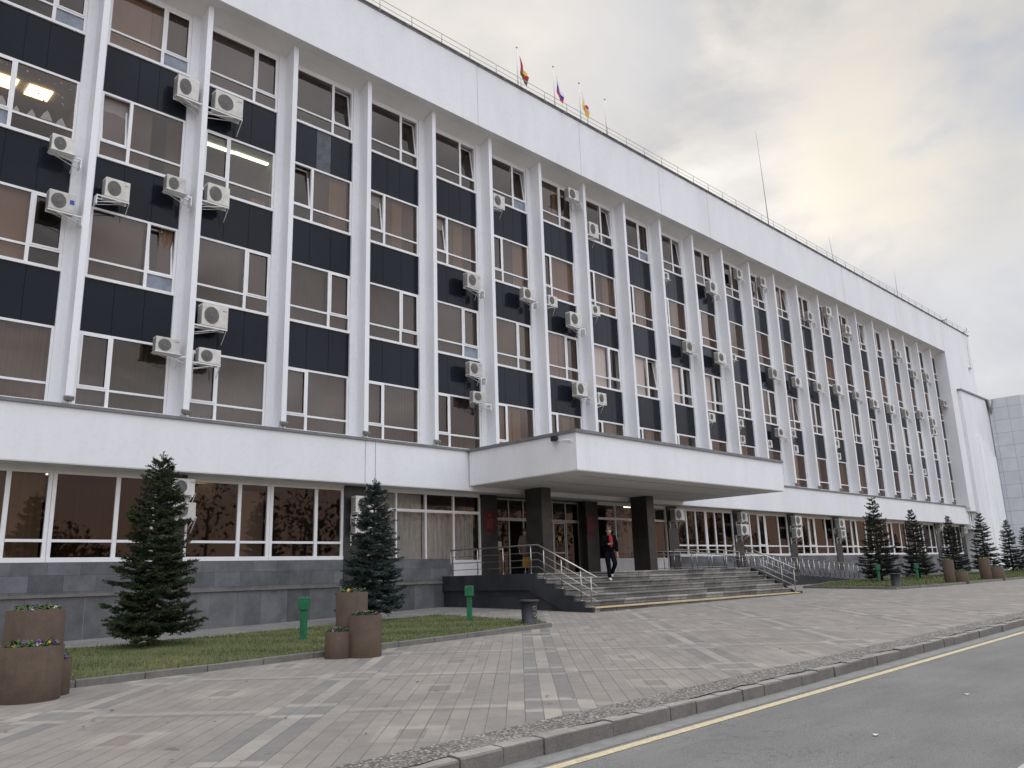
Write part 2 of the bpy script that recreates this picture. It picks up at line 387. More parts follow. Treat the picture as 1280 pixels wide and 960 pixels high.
t = m.ramp(m.noise(P, 3, 6, .7), [(.3,(.056,.038,.026)),(.7,(.092,.063,.043))])
t = m.mix(m.ramp(m.noise(m.mapv(P,(6,6,.5)), 1.5, 5, .7), [(.55,0.0),(.8,.5)]), t, (.045,.028,.02))
m.col(m.mix(.3, t, m.ramp(m.noise(P, 50, 3), [(.3,(.6,.6,.6)),(.7,(1.3,1.3,1.3))]), 'MULTIPLY')); m.rough(.75); m.spec(.3)
M['corten'] = m.mat
M['soil'] = plain('planter_soil', (.035,.026,.02), .95, .4, 20)
M['leaf'] = plain('pansy_leaf', (.06,.10,.03), .7, .4, 25)
M['petal_y'] = plain('petal_yellow', (.75,.52,.03), .6, .2, 30)
M['petal_v'] = plain('petal_violet', (.13,.04,.26), .6, .3, 30)
M['petal_w'] = plain('petal_white', (.70,.66,.50), .6, .15, 30)
M['petal_d'] = plain('petal_maroon', (.08,.015,.03), .6, .3, 30)
M['green_paint'] = plain('green_paint', (.010,.125,.055), .45, .25, 8)
M['bin_black'] = plain('bin_paint', (.022,.024,.030), .5, .3, 10)
M['gold'] = plain('dull_gold', (.42,.33,.20), .4, .2, 20, metal=.6)
m = NT('wing_tiles'); P = m.geo(); s = m.sep(P)
br = m.n.new('ShaderNodeTexBrick'); br.offset = 0; br.inputs['Scale'].default_value = 1; br.inputs['Brick Width'].default_value = 1.25; br.inputs['Row Height'].default_value = 1.18; br.inputs['Mortar Size'].default_value = .018
br.inputs['Color1'].default_value = (.56,.58,.62,1); br.inputs['Color2'].default_value = (.60,.62,.66,1); br.inputs['Mortar'].default_value = (.33,.34,.36,1)
m.L.new(m.comb(m.math('ADD', m.math('ADD', s[0], s[1]), 100.4), m.math('ADD', s[2], 20), 0), br.inputs['Vector'])
m.col(m.mix(.35, br.outputs[0], m.ramp(m.noise(P, 1.2, 4), [(.3,(.75,.75,.75)),(.7,(1.1,1.1,1.1))]), 'MULTIPLY')); m.rough(.4)
M['wing'] = m.mat
M['plaque'] = plain('red_plaque', (.085,.012,.016), .35, .12, 4)
M['plaque_txt'] = plain('gold_lettering', (.17,.06,.04), .5, .1)
M['paper'] = plain('paper_notice', (.62,.58,.48), .8, .08)
M['sticker'] = plain('yellow_sticker', (.45,.33,.05), .5, .05)
M['signred'] = plain('sign_red', (.40,.02,.02), .5, .1)
M['terrain'] = plain('terrain', (.10,.10,.09), .9, .3, .3)
M['f_crimson'] = plain('flag_crimson', (.42,.03,.06), .8, .1)
M['f_blue'] = plain('flag_blue', (.03,.05,.30), .8, .1)
M['f_green'] = plain('flag_green', (.02,.13,.05), .8, .1)
M['f_white'] = plain('flag_white', (.72,.72,.72), .8, .05)
M['f_red'] = plain('flag_red', (.50,.02,.03), .8, .1)
M['f_yellow'] = plain('flag_yellow', (.75,.48,.04), .8, .1)
M['skin'] = plain('skin', (.42,.24,.17), .55, .08, 12)
M['hair'] = plain('grey_hair', (.12,.09,.07), .8, .3, 40)
M['jacket'] = plain('black_jacket', (.004,.004,.005), .95, .3, 12, spec=.08)
M['jumper'] = plain('red_jumper', (.32,.012,.018), .85, .2, 20)
M['jeans'] = plain('dark_jeans', (.005,.006,.010), .95, .3, 15, spec=.08)
M['shoe'] = plain('white_trainers', (.66,.66,.68), .5, .06)
M['coat'] = plain('beige_coat', (.11,.08,.065), .85, .15, 15)
M['bag'] = plain('yellow_bag', (.26,.15,.02), .6, .15)
M['eye'] = plain('eye_dark', (.03,.02,.015), .3, .1)
# ------------------------------------------------------------------ ground
ZWX = [-60,-20,-2.5,3.6,9.65,25,60,100,200]; ZWZ = [.1,.25,.40,.50,.66,.74,.82,.9,1.0]
def interp(x, xs, ys):
    if x <= xs[0]: return ys[0]
    for i in range(len(xs)-1):
        if x <= xs[i+1]:
            t = (x-xs[i])/(xs[i+1]-xs[i]); return ys[i]*(1-t)+ys[i+1]*t
    return ys[-1]
def zr(x):
    x = max(-60, min(200, x)); return -.01+.0105*(x+1) if x < 20 else .2105+.006*(x-20)
def ground(x, y):
    k = zr(x)+.15; w = max(interp(x, ZWX, ZWZ), zr(x)+.2); t = max(0, min(1, (y+16.43)/16.83))
    return k+(w-k)*(1-(1-t)**1.2)
def sheet(name, mat, xs, ys, zf, kind='structure'):
    b = MB(); nx = len(xs)
    b.v = [(x, y, zf(x, y)) for y in ys for x in xs]
    for j in range(len(ys)-1):
        for i in range(nx-1):
            b.f.append((j*nx+i, j*nx+i+1, (j+1)*nx+i+1, (j+1)*nx+i)); b.m.append(0); b.sm.append(True)
    o = b.build(name, mat); o['kind'] = kind; return o
def lin(a, b, n): return [a+(b-a)*i/n for i in range(n+1)]
KY = -16.43                                   # face of the street kerb
sheet('ground', M['terrain'], [-3000,-300,0,300,3000], [-3000,-300,0,300,3000], lambda x, y: -.95)
sheet('road', M['asphalt'], lin(-60,200,130), lin(-40,KY+.05,12), lambda x, y: zr(x))
sheet('gutter_strip', M['gutter'], lin(-60,120,90), [KY-.27, KY-.13, KY+.02], lambda x, y: zr(x)+.004)
sheet('road_marking', M['road_yellow'], lin(-40,120,80), [KY-.46, KY-.34], lambda x, y: zr(x)+.005)
sheet('lane_marking', M['road_white'], lin(-1.5,120,60), [-20.0,-19.87], lambda x, y: zr(x)+.005)
sheet('far_pavement', M['path'], lin(-60,200,50), lin(-70,-39.9,4), lambda x, y: zr(x)+.12)
sheet('plaza_paving', M['paving'], lin(-45,160,205), lin(-15.86,.62,34), ground)
sheet('wall_path', M['path'], lin(-45,9.5,54), lin(-3.0,.60,6), lambda x, y: ground(x,y)+.004)
# street kerb : individual worn blocks, and the exposed aggregate strip behind it
b = MB(); x = -30.0; rk = random.Random(3)
while x < 110:
    w = .515 if x < 40 else 1.03
    z = zr(x+w/2); dy = rk.uniform(-.012,.012); dz = rk.uniform(-.012,.010); c = rk.uniform(.008,.022)
    y0, y1 = KY+dy, KY+.17; zt = z+.15+dz; g = .006
    xs = (x+g, x+w-g)
    def col_(xx, k):
        o = rk.uniform(-.006,.006)
        return [(xx,y0+o,z-.15),(xx,y0+o,zt-c),(xx,y0+c*.9+o,zt-.003),(xx,y0+.06,zt+o*.4),(xx,y1,zt+.004)]
    n = 4; cols = [col_(xs[0]+(xs[1]-xs[0])*i/n, i) for i in range(n+1)]
    for i in range(n):
        for j in range(4):
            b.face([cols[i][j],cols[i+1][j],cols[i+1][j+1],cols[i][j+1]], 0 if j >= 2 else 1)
    b.face(cols[0][::-1]+[(xs[0],y1,z-.15)], 1); b.face(cols[-1]+[(xs[1],y1,z-.15)], 1)
    x += w
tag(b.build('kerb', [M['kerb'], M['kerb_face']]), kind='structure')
b = MB(); xs = lin(-30,110,700); rk = random.Random(5)
prof = [(KY+.125+rk.uniform(-.025,.03), KY+.60+rk.uniform(-.008,.008)) for _ in xs]
for i in range(len(xs)-1):
    for j in range(3):
        p = []
        for (ii, jj) in ((i,j),(i+1,j),(i+1,j+1),(i,j+1)):
            yy = prof[ii][0]+(prof[ii][1]-prof[ii][0])*jj/3
            p.append((xs[ii], yy, (zr(xs[ii])+.15+.008+.004*math.sin(ii*1.7+jj)) if jj < 3 else ground(xs[ii], yy)+.005))
        b.face(p, 0)
tag(b.build('aggregate_strip', M['pebble']), kind='structure')

# lawns with kerbs -----------------------------------------------------------
def lawn(name, poly, label):
    """poly: outline (ccw); raised turf with stone kerb segments round the street side"""
    b = MB(); n = 26
    xs0 = min(p[0] for p in poly); xs1 = max(p[0] for p in poly)
    def ylim(x):
        ys = []
        for i in range(len(poly)):
            p, q = poly[i], poly[(i+1) % len(poly)]
            if (p[0]-x)*(q[0]-x) <= 0 and p[0] != q[0]:
                ys.append(p[1]+(q[1]-p[1])*(x-p[0])/(q[0]-p[0]))
        return min(ys), max(ys)
    nx = int((xs1-xs0)/.5)+2; X = lin(xs0+.02, xs1-.02, nx)
    grid = []
    for x in X:
        lo, hi = ylim(x); grid.append([(x, lo+(hi-lo)*j/12, ground(x, lo+(hi-lo)*j/12)+.075+.015*math.sin(x*3+j)) for j in range(13)])
    for i in range(nx):
        for j in range(12): b.face([grid[i][j],grid[i+1][j],grid[i+1][j+1],grid[i][j+1]], 0, True)
    o = b.build(name, M['lawn']); tag(o, kind='structure')
    return ylim, xs0, xs1
L1 = [(-9,-9.08),(-5,-8.80),(-1,-8.62),(1,-8.46),(5.75,-8.20),(6.35,-7.3),(6.40,-3.05),(-9,-2.95)]
yl1 = lawn('lawn', L1, '')
L2 = [(26.9,-8.35),(31,-8.75),(42,-9.05),(72,-9.05),(72,-2.2),(42,-1.55),(34.6,-2.1),(27.6,-4.0)]
yl2 = lawn('lawn', L2, '')
def kerbline(pts, w=.10, h=.105, seg=1.0):
    b = MB()
    for (p, q) in zip(pts[:-1], pts[1:]):
        p, q = Vector(p), Vector(q); d = q-p; n = max(1, round(d.length/seg)); u = d.normalized(); nrm = Vector((u.y,-u.x))
        for i in range(n):
            a0 = p+d*(i/n)+u*.006; a1 = p+d*((i+1)/n)-u*.006
            dz = random.uniform(-.006,.006)
            c = [a0+nrm*w/2, a1+nrm*w/2, a1-nrm*w/2, a0-nrm*w/2]
            z0 = [ground(*k)-.1 for k in c]; z1 = [ground(*k)+h+dz for k in c]
            b.hexa([(*k, z) for k, z in zip(c, z0)]+[(*k, z) for k, z in zip(c, z1)])
    o = b.build('lawn_kerb', M['kerb_lawn']); bevel(o, .012, 2); tag(o, kind='structure')
kerbline([(-9,-9.08),(-5,-8.80),(-1,-8.62),(1,-8.46),(5.75,-8.20)])
kerbline([(42,-1.50),(34.6,-2.05),(27.55,-3.95),(26.85,-8.3),(31,-8.75),(42,-9.05),(72,-9.05)])
kerbline([(6.36,-7.3),(6.41,-3.05),(-9,-2.95)], h=.03, w=.08)
def blades(yl, n, h, w, rs):
    b = MB(); rk = random.Random(rs); f, x0, x1 = yl
    for _ in range(n):
        x = rk.uniform(x0+.05, x1-.05); lo, hi = f(x); y = rk.uniform(lo+.06, hi-.04)
        z = ground(x, y)+.068; t = rk.uniform(0, 6.28); hh = h*rk.uniform(.5,1.25); ww = w*rk.uniform(.6,1.2)
        dx, dy = math.cos(t)*ww, math.sin(t)*ww; lx, ly = rk.uniform(-.6,.6)*hh, rk.uniform(-.6,.6)*hh
        b.face([(x-dx,y-dy,z),(x+dx,y+dy,z),(x+lx,y+ly,z+hh)])
    tag(b.build('grass', M['grass']), 'short patchy green and straw coloured turf on the lawns', 'grass', kind='stuff')
blades(yl1, 46000, .055, .007, 1)
blades(yl2, 26000, .075, .016, 2)

# ------------------------------------------------------------------ the building
BLD = empty('office_building', (0,0,0))
tag(BLD, 'long white five-storey office building with tall vertical fins and dark window bands', 'building')
ZT, ZB, ZBB, ZR = 19.48, 6.15, 4.69, 22.30
AY = -.38     # attic soffit, band top, band soffit, roof
D = .60                                         # glazing behind fin faces
Z1, PH, WH = 19.10, 3.59, 2.06
NB = range(-3, 22)
def part(name, mb, mats, parent=BLD): return mb.build(name, mats, parent)
# fins
fin = MB()
fin.box(-.085,.085,0,D-.02,ZB-.2,ZT); fin.box(-.34,-.086,D-.08,D+.25,ZB-.2,ZT); fin.box(.086,.25,D-.08,D+.25,ZB-.2,ZT)
fin.box(-.085,.085,D-.019,D+.25,ZB-.2,ZT)
f0 = None
for i in range(-3, 22):
    if f0 is None: f0 = part('fin', fin, M['fin_white']); o = f0
    else: o = link_copy(f0, BLD)
    o.location = (3*i, 0, 0)
# attic
b = MB(); b.box(-15,73.1,AY,.9,ZT+.002,ZR); b.box(65.75,73.1,AY,.9,ZB-.4,ZT+.001)
part('attic_wall', b, M['plaster'])
b = MB(); b.face([(-15,AY,ZT-.001),(-15,0,ZT-.03),(65.6,0,ZT-.03),(65.6,AY,ZT-.001)]); b.face([(-15,0,ZT-.03),(-15,D+.1,Z1+.06),(65.6,D+.1,Z1+.06),(65.6,0,ZT-.03)]); part('attic_soffit', b, M['soffit'])
b = MB(); b.box(65.6,65.749,AY,D+.25,ZB-.1,ZT-.002); part('end_wall', b, M['fin_white'])
b = MB(); b.box(-15,-9.4,0,.9,ZB-.2,ZT-.04); part('end_wall', b, M['fin_white'])
b = MB()
for i in NB: b.box(3*i+.251,3*i+2.659,D-.02,D+.25,Z1+.005,Z1+.16)
part('window_header', b, M['fin_white'])
b = MB(); b.box(-15.05,73.15,AY-.07,1.0,ZR,ZR+.045); b.box(-15.02,73.12,AY-.03,AY,ZR-.07,ZR); part('roof_edge', b, M['roofmetal'])
b = MB(); b.box(-15,73.1,.9,14,ZR-.4,ZR-.1); part('roof', b, M['roofmetal'])
b = MB(); b.box(-15,-14.7,.9,14,0,ZR-.4); b.box(72.8,73.1,.9,14,0,ZR-.4); b.box(-14.7,72.8,13.7,14,0,ZR-.4); part('outer_wall', b, M['plaster'])
j0 = None
for x in (11.0, 17.4, 23.7, 28.3, 45.6, 55.1, 65.6):
    b = MB(); b.box(x-.010,x+.010,AY-.004,AY-.0005,ZT+.02,ZR-.1)
    part('wall_joint', b, M['seam'])
# eave lamps
e0 = None
for k in range(58):
    x = -3+1.28*k
    if e0 is None:
        b = MB(); b.tube([(0,AY-.02,ZR-.06),(0,AY-.24,ZR-.13),(0.01,AY-.26,ZR-.20)], .012, 5); b.box(-.03,.03,AY-.30,AY-.22,ZR-.25,ZR-.19); e0 = part('eave_bracket', b, M['roofmetal']); o = e0
    else: o = link_copy(e0, BLD)
    o.location.x = x
# white band over the ground floor
b = MB(); b.box(-15,66.05,-.05,1.3,ZBB+.003,ZB); part('white_band', b, M['plaster'])
b = MB(); b.box(-15,66.09,-.10,.30,ZB+.002,ZB+.035); b.box(-15,66.09,-.10,-.055,ZB-.05,ZB+.002); part('band_flashing', b, M['flashing'])
b = MB(); b.box(-15,66.05,-.04,1.6,ZBB-.02,ZBB); part('band_soffit', b, M['soffit'])
b = MB(); b.box(5.93,5.955,-.056,-.051,ZBB,ZB-.05); part('wall_cable', b, M['seam']); b = MB(); b.box(6.33,6.35,-.056,-.051,ZBB,ZB-.05); part('wall_cable', b, M['alu'])
# floors and rooms behind the glass
b = MB()
for r in range(4):
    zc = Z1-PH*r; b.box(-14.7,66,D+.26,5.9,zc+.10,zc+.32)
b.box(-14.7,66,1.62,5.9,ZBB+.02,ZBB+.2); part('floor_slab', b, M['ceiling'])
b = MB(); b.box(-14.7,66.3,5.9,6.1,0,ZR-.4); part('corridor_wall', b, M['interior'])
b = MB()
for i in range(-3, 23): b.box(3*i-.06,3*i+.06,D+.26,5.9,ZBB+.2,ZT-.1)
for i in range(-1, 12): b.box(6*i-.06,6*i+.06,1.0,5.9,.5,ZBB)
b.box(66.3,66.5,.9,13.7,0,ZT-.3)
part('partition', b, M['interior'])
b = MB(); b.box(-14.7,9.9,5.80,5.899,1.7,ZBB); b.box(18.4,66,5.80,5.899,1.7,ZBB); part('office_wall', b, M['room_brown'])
b = MB(); b.box(-14.7,66,1.2,5.9,1.6,1.66); part('ground_storey_slab', b, M['dark_room'])
# windows -------------------------------------------------------------------
XL, XR = .251, 2.659                            # frame extents in a bay
W = XR-XL; SPLIT = .345
def frame_mesh(wide_left, sash):
    b = MB(); y0, y1 = D-.03, D+.05; t = .065
    xs = XL+W*(1-SPLIT) if wide_left else XL+W*SPLIT
    zl = -WH*.745
    b.box(XL,XR,y0,y1,-t,0); b.box(XL,XR,y0-.03,y1,-WH-.02,-WH+t)
    b.box(XL,XL+t,y0,y1,-WH+t,-t); b.box(XR-t,XR,y0,y1,-WH+t,-t)
    b.box(xs-.045,xs+.045,y0,y1,-WH+t,-t)
    b.box(XL+t,xs-.045,y0,y1,zl-.03,zl+.03); b.box(xs+.045,XR-t,y0,y1,zl-.03,zl+.03)
    nx = (xs+.045, XR-t) if wide_left else (XL+t, xs-.045)
    if not sash:                                 # closed casement profile
        a, c = nx; q = .045
        b.box(a,a+q,y0-.012,y0-.001,zl+.03,-t); b.box(c-q,c,y0-.012,y0-.001,zl+.03,-t); b.box(a+q,c-q,y0-.012,y0-.001,-t-q,-t); b.box(a+q,c-q,y0-.012,y0-.001,zl+.03,zl+.03+q)
    return b, xs, zl, nx
def glass_mesh(wide_left, sash, frost):
    b = MB(); t = .06; fb, xs, zl, nx = frame_mesh(wide_left, sash); y = D+.01
    wx = (XL+t, xs-.04) if wide_left else (xs+.04, XR-t)
    for (a, c) in (wx, (nx[0]-.005, nx[1]+.005)):
        narrow = (a != wx[0])
        if not (sash and narrow): b.face([(a,y,zl+.02),(c,y,zl+.02),(c,y,-t),(a,y,-t)], 0)
        b.face([(a,y,-WH+t),(c,y,-WH+t),(c,y,zl-.02),(a,y,zl-.02)], 1 if (narrow and frost) else 0)
    return b
def sash_mesh(nx, zl):
    b = MB(); a, c = nx[0]+.004, nx[1]-.004; h = -.065-(zl+.03)-.008; q = .05
    # hinged at its bottom, tilted inwards; local origin at bottom
    b.box(a,c,-.03,.03,0,q); b.box(a,c,-.03,.03,h-q,h); b.box(a,a+q,-.03,.03,q,h-q); b.box(c-q,c,-.03,.03,q,h-q)
    g = MB(); g.face([(a+q,.0,q),(c-q,0,q),(c-q,0,h-q),(a+q,0,h-q)]); return b, g
def pleats(x0, x1, z0, z1, y, pitch, amp, m=0, mb=None):
    b = mb or MB(); n = max(2, int((x1-x0)/pitch)); rk = random.Random(int(x0*977+x1*131+z0*17))
    prev = None
    for k in range(n+1):
        x = x0+(x1-x0)*k/n; yy = y+(amp if k % 2 else -amp)*rk.uniform(.4,1.2)
        if prev: b.face([(prev[0],prev[1],z0),(x,yy,z0),(x,yy,z1),(prev[0],prev[1],z1)], m)
        prev = (x, yy)
    return b
proto = {}
rw = random.Random(21)
TILT = {(0,i) for i in (1,2,3,4,6,8,11,12,14)} | {(1,i) for i in (-1,1,2,3)} | {(2,-1),(2,7),(0,16),(1,9),(2,12)}
FROST = {(0,-2),(0,-1),(2,-1),(0,7),(2,3),(0,4),(1,-2)}
WHITE_LT = {}
DRESS = {(0,-2):'none',(1,-2):'none',(2,-2):'tan',(3,-2):'lt',(0,-1):'side',(1,-1):'sheer',(2,-1):'sheer',(3,-1):'gr',(0,0):'blindg',(1,0):'none',(2,0):'blindp',(3,0):'gr',
 (0,1):'none',(1,1):'drape',(2,1):'blindp',(3,1):'blind',(0,2):'none',(1,2):'side',(2,2):'blind',(3,2):'blind',(0,3):'none',(1,3):'side',(2,3):'blind',(3,3):'blind',
 (0,4):'none',(1,4):'drape',(2,4):'lt',(3,4):'side',(0,5):'side',(1,5):'tan',(2,5):'side',(3,5):'side',(0,6):'none',(1,6):'drape',(2,6):'pink',(3,6):'side',
 (0,7):'none',(1,7):'side',(2,7):'pink',(3,7):'side',(1,8):'side',(2,8):'pink',(3,8):'none',(0,8):'none',(2,9):'pink',(0,9):'none',(1,9):'side'}
for i in NB:
    for r in range(4):
        wl = (r % 2 == 0); sash = (r, i) in TILT; fr = (r, i) in FROST
        key = (wl, sash)
        if key not in proto:
            fb, xs, zl, nx = frame_mesh(wl, sash); w = part('window', fb, M['pvc']); proto[key] = w
            if sash:
                sb, sg = sash_mesh(nx, zl); so = sb.build('sash', M['pvc'], w); so.location = (0, D+.03, zl+.03); so.rotation_euler.x = R(-7.5)
                w['sash_ok'] = 1; proto[(wl,'s')] = so.data
                proto[(wl,'g')] = sg
                gme = sg.build('sash_glass', M['glass'], w); gme.location = so.location; gme.rotation_euler = so.rotation_euler; proto[(wl,'gm')] = gme.data
        else:
            src = proto[key]; w = link_copy(src, BLD)
            for ch in src.children:
                if ch.name.startswith('sash'): link_copy(ch, w)
        w.location = (3*i, 0, Z1-PH*r)
        gk = ('glass', wl, sash, fr)
        if gk not in proto:
            g = glass_mesh(wl, sash, fr).build('glass', [M['glass'], M['frosted']], w); proto[gk] = g.data
        else:
            g = bpy.data.objects.new('glass', proto[gk]); C.objects.link(g); g.parent = w
        kind = DRESS.get((r, i)) or rw.choices(['side','side2','blind','none','tan','drape'], [4,3,2,2,1,2])[0]
        y = D+.16; z0, z1 = -WH+.02, .04
        def cur(name, mat, x0, x1, pitch, amp, zz=z0):
            pleats(x0, x1, zz, z1, y, pitch, amp).build(name, mat, w)
        wx = (XL+.02, XL+W*(1-SPLIT)) if wl else (XL+W*SPLIT, XR-.02); nx_ = (XL+W*(1-SPLIT), XR-.02) if wl else (XL+.02, XL+W*SPLIT)
        zz_ = z0 if rw.random() < .7 else z0+rw.uniform(.1,.5)
        if kind == 'blind': cur('blind', M[rw.choice(('blind','blind_dk','blind_gr'))], XL+.03, XR-.03, .062, .012)
        elif kind == 'blindp': cur('blind', M['blind_dk'], wx[0], wx[1]-.1, .13, .012); cur('curtain', M['drape_br'], nx_[0]+.1, nx_[1], .09, .03)
        elif kind == 'blindg': cur('blind', M['blind_gr'], wx[0], wx[1], .2, .004); cur('curtain', M['blind_dk'], nx_[0], nx_[1], .09, .02)
        elif kind == 'gr': cur('blind', M['blind_ol'], wx[0], wx[1], .085, .035); cur('blind', M['blind_gr'], nx_[0], nx_[1], .085, .02)
        elif kind == 'lt': cur('blind', M['blind_lt'], XL+.03, XR-.03, .12, .022)
        elif kind == 'tan': cur('roller_blind', M['peach'], wx[0], wx[1], .4, .006)
        elif kind == 'sheer': cur('curtain', M['sheer'], XL+.02, XL+W*.62, .3, .008); cur('curtain', M['drape_br'], XL+W*.8, XR-.02, .09, .03)
        elif kind == 'drape': cur('curtain', M['drape'], XL+W*.66, XL+W*.96, .10, .03); cur('curtain', M['blind_dk'], XL+W*.30, XL+W*.66, .25, .012)
        elif kind == 'side': cur('curtain', M['drape'], XL+W*.52, XL+W*.72, .1, .03); cur('curtain', M['drape_br'], XL+W*.72, XR-.02, .1, .03); cur('curtain', M[rw.choice(('blind_dk','sheer','peach','blind'))], XL+.02, XL+W*.52, .3, .006, zz_)
        elif kind == 'side2': cur('curtain', M['drape_br'], XL+W*.6, XR-.02, .1, .03); cur('roller_blind', M[rw.choice(('peach','blind','blind_gr'))], XL+.02, XL+W*.6, .4, .004, z0+rw.uniform(.0,1.1))
        elif kind == 'pink':
            g.data = g.data.copy(); g.data.materials[0] = M['glass_clear']; cur('roller_blind', M['sky_refl_pink'], XL+.03, XL+W*.64, .5, .004)  # sheet behind the pane carries the painted sky reflection, not a real blind
        elif kind == 'none' and rw.random() < .6:
            # things standing on the sill : plant pots, folders
            b = MB(); xq = rw.uniform(wx[0]+.2, wx[1]-.3)
            for q in range(rw.randint(2,4)): hh = rw.uniform(.14,.30); b.box(xq,xq+.10,y-.03,y+.12,-WH+.06,-WH+.06+hh); xq += .12
            b.build('sill_clutter', M[rw.choice(('drape','blind_lt','interior'))], w)
# spandrel panels
sp0 = {}
for i in NB:
    for r in range(3):
        zt = Z1-PH*r-WH-.025; zb = Z1-PH*(r+1)+.005
        key = (r, 'x' if (r, i) == (0, 1) else '')
        if key not in sp0:
            b = MB(); n = 3; cuts = (XL, XL+W*.40, XL+W*.64, XR) if r == 0 else (XL, XL+W*.33, XL+W*.67, XR)
            for k in range(3): b.box(cuts[k]+.006,cuts[k+1]-.006,D-.01,D+.02,zb,zt, 1 if (key[1] and k == 1) else 0)
            b.box(XL,XR,D+.021,D+.2,zb,zt,2)
            o = part('spandrel_panel', b, [M['spandrel'], M['spandrel_lt'], M['black']]); sp0[key] = o
        else: o = link_copy(sp0[key], BLD)
        o.location.x = 3*i
# lit ceiling lamps seen through the glass, found by casting the photo's sight lines onto each ceiling
CAM = Vector((-9.114, -22.0817, 1.6)); YAW, PIT, ROL, FOC = .7827, .2336, -.0315, 1012.6
fw = Vector((math.sin(YAW)*math.cos(PIT), math.cos(YAW)*math.cos(PIT), math.sin(PIT)))
rt = Vector((math.cos(YAW), -math.sin(YAW), 0)); up = rt.cross(fw)
r2 = rt*math.cos(ROL)+up*math.sin(ROL); u2 = up*math.cos(ROL)-rt*math.sin(ROL)
def ray(x, y): return fw+r2*((x-640)/FOC)-u2*((y-480)/FOC)
def onY(x, y, Y): d = ray(x, y); return CAM+d*((Y-CAM.y)/d.y)
def onX(x, y, X): d = ray(x, y); return CAM+d*((X-CAM.x)/d.x)
def onZ(x, y, Z): d = ray(x, y); return CAM+d*((Z-CAM.z)/d.z)
def lamp(px, py, zc, dx, dy, mat):
    p = onZ(px, py, zc-.05); b = MB(); b.box(-dx/2,dx/2,-dy/2,dy/2,-.02,.03)
    o = b.build('ceiling_lamp', mat, BLD); o.location = (p.x, max(D+.6, min(5.2, p.y)), zc-.035)
zc = lambda r: Z1-PH*r+.10
for (px, py, r, dx, dy, mm) in ((5,102,1,.6,.6,'lamp_warm'),(48,117,1,.6,.6,'lamp_warm'),(160,36,0,1.2,.14,'lamp_white'),(270,184,1,1.2,.12,'lamp_green'),(314,199,1,1.2,.12,'lamp_green'),
        (12,413,3,.5,.5,'lamp_warm'),(745,360,1,1.0,.2,'lamp_white')):
    lamp(px, py, zc(r), dx, dy, M[mm])
for (px, py, dx, dy, mm) in ((78,594,.9,.2,'lamp_white'),(92,595,.5,.2,'lamp_white'),(262,602,.5,.25,'lamp_warm'),(246,608,.4,.2,'lamp_warm'),(790,634,.8,.4,'lamp_white')):
    lamp(px, py, ZBB-.02, dx, dy, M[mm])
# festive stickers on one pane
rk = random.Random(4)
for k in range(26):
    b = MB(); x = rk.uniform(-5.6+.0,-3.55); z = Z1-PH-rk.uniform(.15,1.0); b.disc((x,D-.001,z), rk.uniform(.014,.03), n=6); part('window_sticker', b, M['sheer'])
for k in range(6):
    b = MB(); x = -5.5+.36*k; z = Z1-PH-1.50+.04*math.sin(k*2); s_ = rk.uniform(.10,.15)
    b.face([(x-s_,D-.001,z),(x+s_,D-.001,z),(x+s_*.6,D-.001,z+s_*1.1),(x,D-.001,z+s_*2),(x-s_*.6,D-.001,z+s_*1.1)]); part('window_sticker', b, M['sheer'])

# ---------------------------------------------------------------- ground floor
GY = .65
b = MB(); b.box(-15,10.2,.60,1.2,1.42,2.30); b.box(24.4,66,.60,1.2,.3,2.30); part('upper_plinth', b, M['granite_up'])
b = MB(); b.box(-15,9.64,.45,.599,-.5,1.45); part('lower_plinth', b, M['granite_lo'])
b = MB(); b.box(-15,9.64,.40,.598,1.451,1.52); part('plinth_ledge', b, M['kerb_lawn'])
b = MB(); b.box(24.5,66.0,.50,.599,.2,1.35); part('lower_plinth', b, M['granite_up'])
for k in range(-1, 12):
    x = 6*k; b = MB(); z0 = 1.40 if x < 9 else 1.6
    b.box(x-.40,x+.40,.56,1.5,z0 if x < 25 else .5,ZBB-.021); part('pier', b, M['granite_pier'] if x >= 6 else M['granite_col'])
def gf_window(x, w, panes, z0=2.32, z1=4.60, zl=2.83, mat='glass_gf'):
    """one unit of ground-floor glazing; panes = relative widths"""
    b = MB(); y0, y1 = GY-.02, GY+.07; t = .095
    b.box(0,w,y0,y1,z1-t,z1); b.box(0,w,y0-.03,y1,z0-.02,z0+t); b.box(0,t,y0,y1,z0+t,z1-t); b.box(w-t,w,y0,y1,z0+t,z1-t)
    s_ = sum(panes); xx = [t]; acc = 0
    for p in panes[:-1]: acc += p; xx.append(t+(w-2*t)*acc/s_)
    xx.append(w-t); g = MB()
    for k in range(1, len(xx)-1): b.box(xx[k]-.055,xx[k]+.055,y0,y1,z0+t,z1-t)
    for k in range(len(xx)-1):
        a = xx[k]+(.045 if k else 0); c = xx[k+1]-(.045 if k < len(xx)-2 else 0)
        b.box(a,c,y0,y1,zl-.035,zl+.035)
        g.face([(a,GY+.03,z0+t),(c,GY+.03,z0+t),(c,GY+.03,zl-.03),(a,GY+.03,zl-.03)]); g.face([(a,GY+.03,zl+.03),(c,GY+.03,zl+.03),(c,GY+.03,z1-t),(a,GY+.03,z1-t)])
        if panes[k] < .7:
            q = .05; b.box(a,a+q,y0-.012,y0-.001,zl+.035,z1-t); b.box(c-q,c,y0-.012,y0-.001,zl+.035,z1-t); b.box(a+q,c-q,y0-.012,y0-.001,z1-t-q,z1-t); b.box(a+q,c-q,y0-.012,y0-.001,zl+.035,zl+.035+q)
    o = part('storefront_window', b, M['pvc']); o.location.x = x
    g.build('glass', M[mat], o); return o
b = MB(); b.box(-15,9.9,.62,1.2,4.602,ZBB-.021); b.box(18.4,66,.62,1.2,4.602,ZBB-.021); part('window_header', b, M['soffit'])
